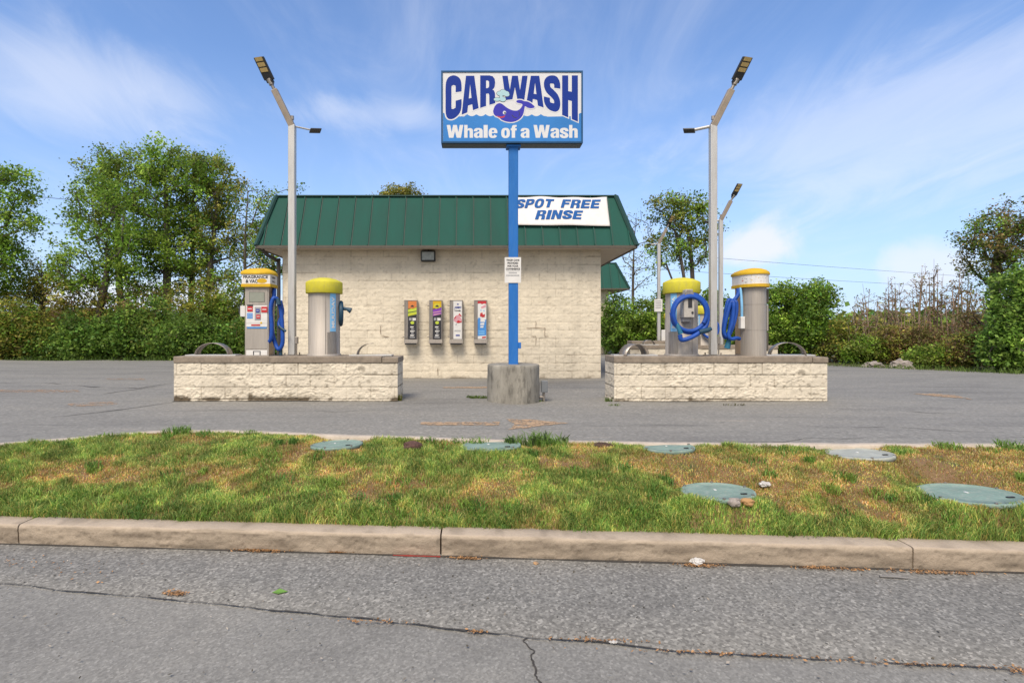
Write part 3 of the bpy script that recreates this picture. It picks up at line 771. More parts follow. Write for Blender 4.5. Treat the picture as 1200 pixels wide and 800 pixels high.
# ------------------------------------------------------------------ dispensers on the wall
def dispenser(px0, label, kind):
    s = F / 13.6; x0 = (px0 - VX) / s; x1 = x0 + .315; z1 = CAMZ + (VY - 351.5) * 13.6 / F; z0 = CAMZ + (VY - 402) * 13.6 / F; yf = 13.57
    t = thing('vending_dispenser', label, 'dispenser', ((x0 + x1) / 2, 13.66, z0), 'coin dispensers on the cream wall')
    mb = MB(); mb.box(x0, x1, yf + .012, 13.742, z0 + .03, z1)
    for xa, xb in ((x0, x0 + .018), (x1 - .018, x1)): mb.box(xa, xb, yf, yf + .011, z0 + .03, z1)
    mb.box(x0 + .0185, x1 - .0185, yf, yf + .011, z1 - .022, z1); mb.box(x0 + .0185, x0 + .085, yf + .004, yf + .011, z0 + .12, z1 - .0225)
    h = build('housing', mb, m_steeld, t, bevel=.003)
    mb = MB(); mb.box(x0 - .006, x1 + .006, yf - .06, 13.74, z0, z0 + .028); mb.box(x0 - .006, x1 + .006, yf - .012, yf + .0, z0 + .0285, z0 + .085); build('tray', mb, [m_steel], t, bevel=.004)
    mb = MB(); mb.box(x0 + .02, x1 - .02, yf - .061, yf - .02, z0 - .03, z0 - .002); build('tray_mouth', mb, m_black, t)
    mb = MB(); mb.tube([(x0 - .05, yf + .08, z1 - .12), (x0 + .01, yf + .08, z1 - .12)], .02, 8); build('lock', mb, m_steeld, t)
    mb = MB(); mb.tube([(x0 - .05, yf + .08, z0 + .16), (x0 + .01, yf + .08, z0 + .16)], .014, 8); build('lock', mb, m_steeld, t)
    A, B = x0 + .09, x1 - .02; C, D = z0 + .10, z1 - .026; yp = yf + .0035
    def fn(u, v, d=.002): return (A + (B - A) * u, yp - d, C + (D - C) * v)
    mb = MB(); mats = [m_white, m_ink, m_lime, m_purple, m_orp, m_redp, m_bluep, m_pink, m_navy, m_grey, m_yellow, m_sky, m_amber]
    q = lambda pts, mi, d=.002: mb.fill([pts], lambda u, v: fn(u, v, d), mi)
    mb.box(A, B, yp, yf + .0115, C, D, 1 if kind < 2 else 0)
    if kind < 2:
        q([(0, .80), (0, 1), (1, 1), (1, .84)], 12 if kind else 4)
        q([(.5 + .42 * math.cos(a_), .87 + .075 * math.sin(a_)) for a_ in np.linspace(0, 2 * math.pi, 20)][:-1], 4 if not kind else 10, .004)
        q([(.25, .855), (.5, .90), (.75, .855), (.6, .845), (.4, .845)], 1, .006)
        mi = 3 if kind else 2
        q([(0, .60), (0, .78), (1, .83), (1, .65)], mi, .004); q([(.0, .685), (.0, .705), (1, .745), (1, .725)], 1 if not kind else 7, .006)
        q([(.05, .62), (.1, .655), (.95, .68), (.95, .66)], 10 if not kind else 7, .006)
        q([(.12, .49), (.12, .56), (.42, .56), (.42, .49)], 9, .004); q([(.52, .48), (.52, .56), (.92, .555), (.92, .49)], 0, .004)
        q([(.5 + .22 * math.cos(a_), .43 + .042 * math.sin(a_)) for a_ in np.linspace(0, 2 * math.pi, 14)][:-1], 2, .004)
        for k in range(5): q([(.25 + .1 * (k % 2), .30 - .055 * k), (.28 + .1 * (k % 2), .335 - .055 * k), (.7 + .08 * (k % 3), .33 - .055 * k), (.6, .30 - .055 * k)], 9 if k % 2 else 0, .004)
        q([(.2, .03), (.2, .06), (.8, .06), (.8, .03)], 9, .004)
    elif kind == 2:
        text(mb, 'JUMBO', lambda u, v: fn(u, v, .004), .1, .92, .79, .86, 8, .04, .2)
        text(mb, 'TOWEL', lambda u, v: fn(u, v, .004), .1, .9, .725, .765, 1, .04)
        q([(.42, .90), (.42, .93), (.62, .93), (.62, .90)], 8)
        q([(.5 + .45 * math.cos(a_) * (1 - .2 * math.sin(3 * a_)), .53 + .10 * math.sin(a_)) for a_ in np.linspace(0, 2 * math.pi, 22)][:-1], 7)
        q([(.55, .62), (.72, .68), (.98, .60), (.9, .585), (.7, .63)], 5, .004); q([(.35, .43), (.55, .50), (.9, .46), (.95, .49), (.98, .44), (.6, .42)], 5, .004)
        q([(.05, .55), (.3, .60), (.35, .57), (.15, .53)], 5, .004); q([(.25, .36), (.25, .39), (.4, .41), (.4, .37)], 9)
        text(mb, 'VENDING', lambda u, v: fn(u, v, .004), .1, .85, .20, .235, 9, .03)
        q([(.28, .08), (.28, .115), (.75, .115), (.75, .08)], 8)
    else:
        q([(.0, .93), (0, 1), (1, 1), (1, .92), (.75, .935), (.5, .915), (.3, .94)], 5); q([(.4, .80), (.4, .85), (.95, .91), (.95, .84)], 7)
        q([(.0, .08), (0, .52), (.1, .57), (.3, .55), (.35, .46), (.7, .50), (1, .52), (1, .1)], 6)
        q([(.25, .60), (.3, .68), (.55, .70), (.6, .64), (.85, .66), (.8, .58), (.55, .57), (.4, .59)], 5, .004)
        q([(.3, .74), (.3, .77), (.45, .77), (.45, .74)], 11); q([(.65, .73), (.65, .76), (.8, .76), (.8, .73)], 11)
        for k, (a_, c_) in enumerate([(.45, .49), (.37, .42), (.30, .34)]): q([(.3, a_), (.3, c_), (.88 - .1 * k, c_ + .01), (.85 - .1 * k, a_)], 0, .004)
        for k in range(3): q([(.1, .2 - .04 * k), (.1, .215 - .04 * k), (.8, .22 - .04 * k), (.8, .2 - .04 * k)], 11, .004)
        q([(.5, .02), (.5, .06), (.95, .07), (.95, .03)], 5, .004)
    build('face_panel', mb, mats, t)
dispenser(474, 'steel wall dispenser with orange arch over a lime panel, leftmost of four', 0)
dispenser(503, 'steel wall dispenser with orange arch over a purple panel', 1)
dispenser(527, 'white fronted wall dispenser with JUMBO lettering and red splash', 2)
dispenser(555.5, 'red, white and blue wall dispenser nearest the blue sign pole', 3)

# ------------------------------------------------------------------ pole sign
SY = 9.245; SS = F / SY; PY = 9.385
ps = thing('pole_sign', 'tall blue pole sign reading CAR WASH with a whale emblem', 'sign', (.59, PY, 1.14))
sx0, sx1, sz1, sz0 = (517 - VX) / SS, (683 - VX) / SS, CAMZ + (VY - 83.3) / SS, CAMZ + (VY - 167.8) / SS
mb = MB(); mb.box(sx0, sx1, SY + .012, SY + .265, sz0, sz1, 0)
fw = .026
for q in ((sx0, sx1, sz1 - fw, sz1), (sx0, sx1, sz0, sz0 + fw), (sx0, sx0 + fw, sz0 + fw, sz1 - fw), (sx1 - fw, sx1, sz0 + fw, sz1 - fw)):
    mb.box(q[0], q[1], SY - .012, SY + .0115, q[2], q[3], 0)
cab = build('cabinet', mb, [m_frame, m_under], ps)
mb = MB(); mb.box(sx0 + .02, sx1 - .02, SY + .02, SY + .25, sz0 - .006, sz0 - .001); build('underside', mb, m_under, cab)
mb = MB(); mb.box(sx0 + fw, sx1 - fw, SY - .001, SY + .0115, sz0 + fw, sz1 - fw); face = build('face_panel', mb, m_signwhite, ps)
def SG(u, v, d=.004): return ((510 + u / 6.667 - VX) / SS, SY - .0008 - d * .22, CAMZ + (VY - 78 - v / 6.667) / SS)
UL, UR, VB = 61, 1141, 594
top = []
n = 130
for i in range(n + 1):
    u = UL + (UR - UL) * i / n
    ph = (u - 250) / 72; top.append((u, 372 + 17 * abs(math.sin(math.pi * ph)) ** .8 if 235 < u < 870 else 372 + 26 * min(1, min(abs(u - UL), abs(UR - u)) / 60) - 10 * abs((u - 600) / 540)))
mb = MB(); mb.fill([[(UL, VB)] + top + [(UR, VB)]], lambda u, v: SG(u, v, .004)); build('water', mb, m_water, face)

def offset_loop(l, d):
    n = len(l); out = []; area = sum(l[i][0] * l[(i + 1) % n][1] - l[(i + 1) % n][0] * l[i][1] for i in range(n)); sg = 1 if area > 0 else -1
    for i in range(n):
        a, p, c_ = (Vector(l[(i + k) % n]) for k in (-1, 0, 1)); e1 = (p - a); e2 = (c_ - p)
        if e1.length < 1e-6 or e2.length < 1e-6: continue
        e1.normalize(); e2.normalize(); n1 = Vector((e1.y, -e1.x)); n2 = Vector((e2.y, -e2.x)); b_ = n1 + n2
        if b_.length < 1e-3: b_ = n1
        b_.normalize(); out.append(tuple(p + b_ * sg * d / max(.5, b_.dot(n1))))
    return out
def stroke(c, hx, hy):
    L, Rr = [], []; q = [Vector((p[0], p[1], 0)) for p in c]; q = catmull(q, .03)
    for i in range(len(q)):
        t = (q[min(i + 1, len(q) - 1)] - q[max(i - 1, 0)]); t = Vector((t.x / hx, t.y / hy)).normalized(); nrm = Vector((-t.y * hx, t.x * hy))
        L.append((q[i].x + nrm.x, q[i].y + nrm.y)); Rr.append((q[i].x - nrm.x, q[i].y - nrm.y))
    return L + Rr[::-1]
GL = {
 'A': [[(0, 0), (.26, 1), (.74, 1), (1, 0), (.68, 0), (.635, .19), (.365, .19), (.32, 0)], [(.41, .36), (.5, .80), (.59, .36)]],
 'R': [[(0, 0), (0, 1), (.62, 1), (.82, .97), (.95, .88), (.98, .75), (.95, .60), (.86, .53), (.76, .505), (.90, .46), (.97, .36), (.98, .2), (.99, 0), (.63, 0), (.62, .33), (.57, .40), (.36, .41), (.36, 0)], [(.36, .57), (.36, .85), (.52, .85), (.61, .80), (.61, .62), (.52, .57)]],
 'W': [[(0, 1), (.215, 1), (.30, .42), (.385, 1), (.615, 1), (.70, .42), (.785, 1), (1, 1), (.86, 0), (.60, 0), (.5, .52), (.40, 0), (.14, 0)]],
 'H': [[(0, 0), (0, 1), (.36, 1), (.36, .62), (.64, .62), (.64, 1), (1, 1), (1, 0), (.64, 0), (.64, .42), (.36, .42), (.36, 0)]],
 'C': [stroke([(.83, .60), (.83, .74), (.77, .85), (.5, .895), (.23, .85), (.17, .74), (.17, .5), (.17, .26), (.23, .15), (.5, .105), (.77, .15), (.83, .26), (.83, .40)], .195, .115)],
 'S': [stroke([(.83, .66), (.82, .78), (.70, .875), (.5, .895), (.30, .875), (.185, .80), (.18, .69), (.28, .58), (.5, .50), (.72, .41), (.82, .31), (.815, .20), (.70, .125), (.5, .105), (.30, .125), (.18, .22), (.17, .35)], .195, .115)],
}
def sup(x0, x1, y0, y1, p=2.6, n=40, a0=0, a1=2 * math.pi):
    o = []
    for k in range(n):
        a = a0 + (a1 - a0) * k / (n if a1 - a0 > 6.28 else n - 1); c_, s_ = math.cos(a), math.sin(a)
        o.append(((x0 + x1) / 2 + (x1 - x0) / 2 * math.copysign(abs(c_) ** (2 / p), c_), (y0 + y1) / 2 + (y1 - y0) / 2 * math.copysign(abs(s_) ** (2 / p), s_)))
    return o
GL.update({
 'P': [[(0, 0), (0, 1), (.65, 1), (.88, .95), (1, .82), (1, .55), (.88, .41), (.65, .35), (.36, .35), (.36, 0)], [(.36, .57), (.36, .80), (.56, .80), (.65, .75), (.65, .62), (.56, .57)]],
 'O': [sup(0, 1, -.02, 1.02), sup(.33, .67, .2, .8)], 'T': [[(0, 1), (1, 1), (1, .76), (.69, .76), (.69, 0), (.31, 0), (.31, .76), (0, .76)]],
 'F': [[(0, 0), (0, 1), (1, 1), (1, .78), (.38, .78), (.38, .62), (.92, .62), (.92, .41), (.38, .41), (.38, 0)]],
 'E': [[(0, 0), (0, 1), (1, 1), (1, .78), (.38, .78), (.38, .61), (.93, .61), (.93, .40), (.38, .40), (.38, .22), (1, .22), (1, 0)]],
 'I': [[(0, 0), (0, 1), (1, 1), (1, 0)]], 'l': [[(0, 0), (0, 1), (1, 1), (1, 0)]],
 'N': [[(0, 0), (0, 1), (.35, 1), (.66, .46), (.66, 1), (1, 1), (1, 0), (.65, 0), (.34, .54), (.34, 0)]],
 'h': [[(0, 0), (0, 1), (.38, 1), (.38, .69), (.52, .75), (.75, .75), (.93, .69), (1, .58), (1, 0), (.62, 0), (.62, .52), (.56, .58), (.45, .58), (.38, .52), (.38, 0)]],
 'o': [sup(0, 1, -.02, .77), sup(.37, .63, .15, .60)],
 'f': [[(.17, 0), (.17, .57), (0, .57), (0, .74), (.17, .74), (.17, .82), (.28, .95), (.5, 1), (1, 1), (1, .85), (.80, .85), (.74, .80), (.74, .74), (1, .74), (1, .57), (.74, .57), (.74, 0)]],
 'e': [sup(0, 1, -.02, .77, n=60, a0=.0, a1=5.75) + [(.63, .27), (.63, .19), (.5, .14), (.37, .19), (.37, .36), (.99, .36)], [(.37, .46), (.37, .56), (.5, .62), (.63, .56), (.63, .46)]],
 'a': [[(0, .50), (0, .60), (.1, .71), (.3, .76), (.65, .76), (.9, .70), (1, .58), (1, 0), (.62, 0), (.62, .07), (.5, 0), (.35, -.02), (.12, .02), (0, .14), (0, .28), (.1, .38), (.35, .44), (.62, .50), (.62, .56), (.56, .62), (.44, .62), (.38, .56), (.38, .50)], [(.38, .16), (.38, .27), (.46, .32), (.62, .37), (.62, .18), (.54, .13), (.44, .13)]],
 's': [[(x, y * .79 - .02) for x, y in GL['S'][0]]],
})
GW = dict(W=1.62, h=.86, a=.86, l=.40, e=.86, o=.88, f=.60, s=.82, S=1, P=.98, O=1.06, T=1, F=.92, R=1.04, E=.95, I=.42, N=1.06)
def heavy(mb, word, fn, x0, x1, y0, y1, mi=0, gap=.09, shear=0):
    "a word in the sign's own heavy lettering, fitted into x0..x1"
    tot = sum(GW[c] for c in word) + gap * (len(word) - 1); k = (x1 - x0) / tot; x = x0
    for c in word:
        w_ = GW[c] * k
        mb.fill([[(x + p[0] * w_ + shear * p[1] * (x1 - x0) / abs(x1 - x0) * abs(y1 - y0), y0 + p[1] * (y1 - y0)) for p in l] for l in GL[c]], fn, mi); x += w_ + gap * k
    return mb
def dense(l):
    o = []
    for i, p in enumerate(l):
        q = l[(i + 1) % len(l)]; n = max(1, int(math.hypot(q[0] - p[0], q[1] - p[1]) / .08))
        o += [(p[0] + (q[0] - p[0]) * k / n, p[1] + (q[1] - p[1]) * k / n) for k in range(n)]
    return o
GL['Aleft'] = [[(-.01, 0), (.25, 1), (.5, 1), (.5, .76), (.42, .37), (.5, .37), (.5, .18), (.375, .18), (.33, 0)]]
GL['Aright'] = [[(1 - x, y) for x, y in GL['Aleft'][0]][::-1]]
def letter(ch, u0, u1):
    def wp(x, y):
        u = u0 + (u1 - u0) * x; bot = 258 + 166 * (abs(u - 600) / 500) ** 1.35
        return (u, bot - (bot - 74) * y)
    return [[wp(*p) for p in dense(l)] for l in GL[ch]]
mbo, mbl = MB(), MB()
for li, (ch, a, c) in enumerate([('C', 84, 203), ('A', 208, 338), ('R', 354, 468), ('W', 524, 722), ('A', 714, 846), ('S', 852, 974), ('H', 994, 1112)]):
    L = letter(ch, a, c)
    for half in (('Aleft', 'Aright') if ch == 'A' else ()): mbl.fill(letter(half, a, c), lambda u, v: SG(u, v, .0106))
    mbo.fill([offset_loop(L[0], 10)], lambda u, v, li=li: SG(u, v, .0062 + .0010 * (li % 2)))
    if ch != 'A': mbl.fill(([offset_loop(L[0], 2.6)] + [offset_loop(l, -2.6) for l in L[1:]]) if ch in 'RH' else L, lambda u, v, li=li: SG(u, v, .0100 + .0012 * (li % 2)))
build('letter_outline', mbo, m_signwhite, face); build('lettering', mbl, m_navy, face)
mb = MB()
for w_, a, c in (('Whale', 90, 486), ('of', 516, 636), ('a', 668, 736), ('Wash', 768, 1113)): heavy(mb, w_, lambda u, v: SG(u, v, .008), a, c, 558, 458)
build('lower_lettering', mb, m_signwhite, face)
body = [(452, 350), (462, 318), (480, 296), (504, 288), (528, 298), (556, 320), (592, 340), (630, 347), (656, 338), (674, 318), (682, 298), (664, 290), (640, 284), (633, 272), (650, 263), (676, 264), (694, 272), (722, 276), (750, 290), (778, 318), (752, 328), (722, 324), (702, 312), (696, 338), (688, 372), (668, 404), (636, 426), (596, 436), (552, 431), (516, 416), (500, 400), (474, 390), (458, 374)]
body = [(p.x, p.y) for p in catmull([(x, y, 0) for x, y in body + [body[0]]], 8)][:-1]
mb = MB(); mats = [m_signwhite, m_whale, m_spout, m_ink, m_redp]
mb.fill([offset_loop(body, 8)], lambda u, v: SG(u, v, .0135), 0); mb.fill([body], lambda u, v: SG(u, v, .016), 1)
el = lambda cx_, cy_, rx, ry, d, mi, n=18: mb.fill([[(cx_ + rx * math.cos(2 * math.pi * k / n), cy_ + ry * math.sin(2 * math.pi * k / n)) for k in range(n)]], lambda u, v: SG(u, v, d), mi)
el(541, 362, 13, 14, .018, 0); el(545, 365, 7, 8, .020, 3)
mb.fill([[(476, 384), (496, 391), (520, 393), (548, 384), (540, 398), (516, 405), (494, 400)]], lambda u, v: SG(u, v, .018), 4)
mb.fill([[(600, 378), (618, 396), (640, 400), (640, 404), (614, 402), (597, 382)]], lambda u, v: SG(u, v, .018), 3)
mb.fill([[(655, 350), (662, 372), (654, 392), (650, 390), (657, 372), (651, 352)]], lambda u, v: SG(u, v, .018), 3)
for cx_, cy_, rx, ry in [(505, 212, 24, 17), (548, 212, 30, 19), (530, 196, 22, 14), (484, 258, 26, 14), (530, 258, 22, 18), (560, 222, 20, 14), (515, 240, 12, 34)]:
    el(cx_, cy_, rx + 3, ry + 3, .0135 + .0004 * (cx_ % 7), 3); el(cx_, cy_, rx, ry, .0175 + .0004 * (cx_ % 7), 2)
build('whale_emblem', mb, mats, face)
mb = MB(); px = .59; mb.box(px - .077, px + .077, PY - .077, PY + .077, 1.10, sz0 - .0065); mb.box(px - .12, px + .12, PY - .11, PY + .11, sz0 - .045, sz0 - .007)
pl = build('pole', mb, m_bluepole, ps, bevel=.012)
mb = MB(); mb.box(px + .077, px + .125, PY - .07, PY + .02, 1.40, 1.50); build('switch_box', mb, m_bluepole, ps, bevel=.006)

mb = MB(); sh = .30 / 1.2     # the banner's slanted lettering
for w_, a, c, lo, hi in (('SPOT', 603, 646, 246.6, 236.3), ('FREE', 656, 700.5, 246.6, 236.3), ('RINSE', 625.5, 678.5, 260, 249.6)):
    k_ = bt(hi) - bt(lo)
    mb2 = MB(); heavy(mb, w_, lambda x, t, lo=lo: bfn(x + (t - bt(lo)) * .42, t), bx(a), bx(c), bt(lo), bt(hi), gap=.12)
build('lettering', mb, m_band, so_)

# notice strapped to the pole
NY = PY - .083; ns = F / NY
nb = thing('notice_board', 'small white notice about trash cans fixed to the blue pole', 'notice', (.59, NY, CAMZ + (VY - 331.5) / ns))
nx0, nx1 = (591.4 - VX) / ns, (610.6 - VX) / ns; nz0, nz1 = CAMZ + (VY - 331.5) / ns, CAMZ + (VY - 301.5) / ns
mb = MB(); mb.box(nx0, nx1, NY - .006, NY, nz0, nz1); pn = build('panel', mb, m_white, nb, bevel=.002)
mb = MB(); nf = lambda u, v: (nx0 + (nx1 - nx0) * u, NY - .0085, nz0 + (nz1 - nz0) * v)
for s_, u0, u1, v in [('TRASH CANS', .1, .9, .85), ('PROVIDED', .17, .83, .735), ('FOR YOUR', .17, .83, .62), ('CONVENIENCE', .07, .93, .505)]:
    text(mb, s_, nf, u0, u1, v, v + .075, 0, .035)
mb.fill([[(.1, .455), (.1, .465), (.9, .465), (.9, .455)]], nf, 1)
for v, a, c in [(.37, .25, .75), (.27, .1, .9)]:
    for k in range(9):
        u = a + (c - a) * k / 9; mb.fill([[(u, v), (u, v + .045), (u + (c - a) * .085, v + .045), (u + (c - a) * .085, v)]], nf, 1)
build('lettering', mb, [m_ink, m_grey], pn)

# round concrete footing with form board marks
ft = thing('sign_footing', 'round stained concrete footing holding the blue sign pole', 'footing', (.59, PY, LOT))
mb = MB(); n = 72; prof = [(.438, .44), (.434, .70), (.432, .92), (.43, 1.08), (.428, 1.125), (.420, 1.136), (.40, 1.14), (.30, 1.14), (0, 1.14)]
prof2 = []
for (r0, z0), (r1, z1) in zip(prof[:-1], prof[1:]):
    k = max(1, int(math.hypot(r1 - r0, z1 - z0) / .03)); prof2 += [(r0 + (r1 - r0) * i / k, z0 + (z1 - z0) * i / k) for i in range(k)]
prof2.append(prof[-1])
mb.lathe(prof2, (.59, PY, 0), n)
V = np.array(mb.v); a = np.arctan2(V[:, 1] - PY, V[:, 0] - .59); rr = np.hypot(V[:, 0] - .59, V[:, 1] - PY)
dd = (fbm(a * 4, V[:, 2] * 7, 5) - .5) * .02 - .012 * (1 - sstep(0, .012, abs(V[:, 2] - .78))) - .006 * (1 - sstep(.0, .02, abs((a * 6) % 1 - .5) / 6 * .43))
sc_ = np.where(rr > .05, (rr + dd) / np.maximum(rr, 1e-6), 1); V[:, 0] = .59 + (V[:, 0] - .59) * sc_; V[:, 1] = PY + (V[:, 1] - PY) * sc_
mb.v = [tuple(p) for p in V]; build('drum', mb, m_foot, ft)
mb = MB(); mb.box(1.045, 1.15, PY - .13, PY - .02, .68, .87); jb = build('junction_box', mb, M('grey_box', (.16, .17, .18), .5), ft, bevel=.008)
mb = MB(); mb.tube([(1.09, PY - .07, .68), (1.09, PY - .07, .5)], .022, 8); mb.tube([(1.02, PY - .07, .60), (1.09, PY - .07, .60)], .02, 8); build('conduit', mb, m_steeld, jb)

# ------------------------------------------------------------------ lamp posts
def lamp_post(label, X, Y, z0, ztop, sgn, fwd=-1, notice=False, grp='lamp posts on the islands'):
    t = thing('lamp_post', label, 'lamp post', (X, Y, z0), grp)
    mb = MB(); mb.box(X - .057, X + .057, Y - .057, Y + .057, z0 + .012, ztop); pole = build('pole', mb, m_galv, t, bevel=.012)
    mb = MB(); mb.box(X - .12, X + .12, Y - .12, Y + .12, z0 - .01, z0 + .0115)
    for i in (-1, 1):
        for j in (-1, 1): mb.tube([(X + i * .095, Y + j * .095, z0 + .01), (X + i * .095, Y + j * .095, z0 + .05)], .012, 6)
    build('base_plate', mb, m_steeld, t)
    mb = MB(); mb.box(X + .057, X + .108, Y - .055, Y + .0, z0 + .20, z0 + .32); mb.tube([(X + .085, Y - .03, z0 + .2), (X + .085, Y - .03, z0 + .02)], .012, 6); build('outlet_box', mb, m_steeld, t, bevel=.004)
    a = Vector((X, Y, ztop - .02)); d = Vector((sgn * .27, fwd * .10, .585)); e = a + d
    mb = MB(); mb.beam(a, e, .112, .10, (sgn, 0, -.4)); arm = build('arm', mb, M('weathered_arm', (.26, .20, .15), .55, .2, var=.2) if 0 else m_arm, t, bevel=.008)
    mb = MB(); dn = d.normalized(); tn = e + dn * .12; mb.tube([e, tn], .028, 8); mb.tube([tn - dn * .03, tn + dn * .07], .045, 8); build('tenon', mb, m_steeld, arm)
    h0 = tn + dn * .03; hd = Vector((sgn * .34, fwd * .26, .80)).normalized(); hw = Vector((1, .42 * sgn * -fwd * 0 + .30 * sgn, 0)).normalized(); hn = hd.cross(hw).normalized()
    if hn.y > 0: hn = -hn
    c = h0 + hd * .21
    mb = MB(); mb.obox(c, hw * .095, hn * .020, hd * .19)
    mb.obox(h0 + hd * .0, hw * .06, hn * .03, hd * .03)
    hd_ = build('lamp_head', mb, m_black, t, bevel=.01)
    mb = MB()
    for k in range(3): mb.obox(c + hd * (-.02 + .088 * k) + hn * .024, hw * .068, hn * .004, hd * .034)
    build('led_panel', mb, m_led, hd_)
    # second smaller lamp to the other side, turned away
    s2 = -sgn; q0 = Vector((X + s2 * .06, Y, ztop - .02)); q1 = q0 + Vector((s2 * .22, .10, -.02))
    mb = MB(); mb.tube([q0, q1], .028 if sgn > 0 else .016, 8); build('side_arm', mb, m_galv, t)
    c = q1 + Vector((s2 * .075, .04, 0)); mb = MB(); mb.obox(c, Vector((s2 * .085, .04, .012)), Vector((-.03 * s2, .06, -.014)), Vector((0, .004, .014))); build('side_lamp', mb, m_black, t, bevel=.008)
    mb = MB(); mb.tube([(X, Y, ztop + .02), (X, Y, ztop + .13)], .02, 8); mb.tube([(X, Y, ztop + .10), (X, Y, ztop + .16)], .03, 8); build('light_sensor', mb, m_steeld, t)
    return t
m_arm = M('weathered_arm', (.34, .28, .22), .55, .25, var=.2, scale=5, dirt=(.2, .15, .1))
lamp_post('square galvanised lamp post on the left island leaning its lamp to the left', (342.5 - VX) / SM, YM, ZT, 5.20, -1)
lamp_post('square galvanised lamp post on the right front island, tallest on that side', (835.5 - VX) / SM, YM, ZT, 5.20, 1)
lamp_post('rear lamp post just visible behind the right front lamp post', (844.6 - VX) / F * 17.35, 17.35, 1.25, 5.1, 1)
lamp_post('thin far lamp post with a small notice, right of the building', (772 - VX) / F * 22.65, 22.65, 1.28, 5.2, 1)
X = (772 - VX) / F * 22.5
nt_ = thing('notice_board', 'tiny white notice fixed to the far thin lamp post', 'notice', (X, 22.55, 2.6))
mb = MB(); mb.box(X - .16, X + .16, 22.545, 22.57, 2.45, 2.95); pn = build('panel', mb, m_white, nt_)
mb = MB()
for k in range(5): mb.box(X - .12, X + .12, 22.541, 22.544, 2.86 - .07 * k, 2.885 - .07 * k)
build('lettering', mb, m_grey, pn)
mb = MB(); mb.box(X + .12, X + .42, 22.5, 22.6, 1.28, 1.72); tag(build('meter_cabinet', mb, m_white, None, (X + .27, 22.55, 1.28), bevel=.02), 'pale cabinet beside the foot of the far lamp post', 'cabinet')

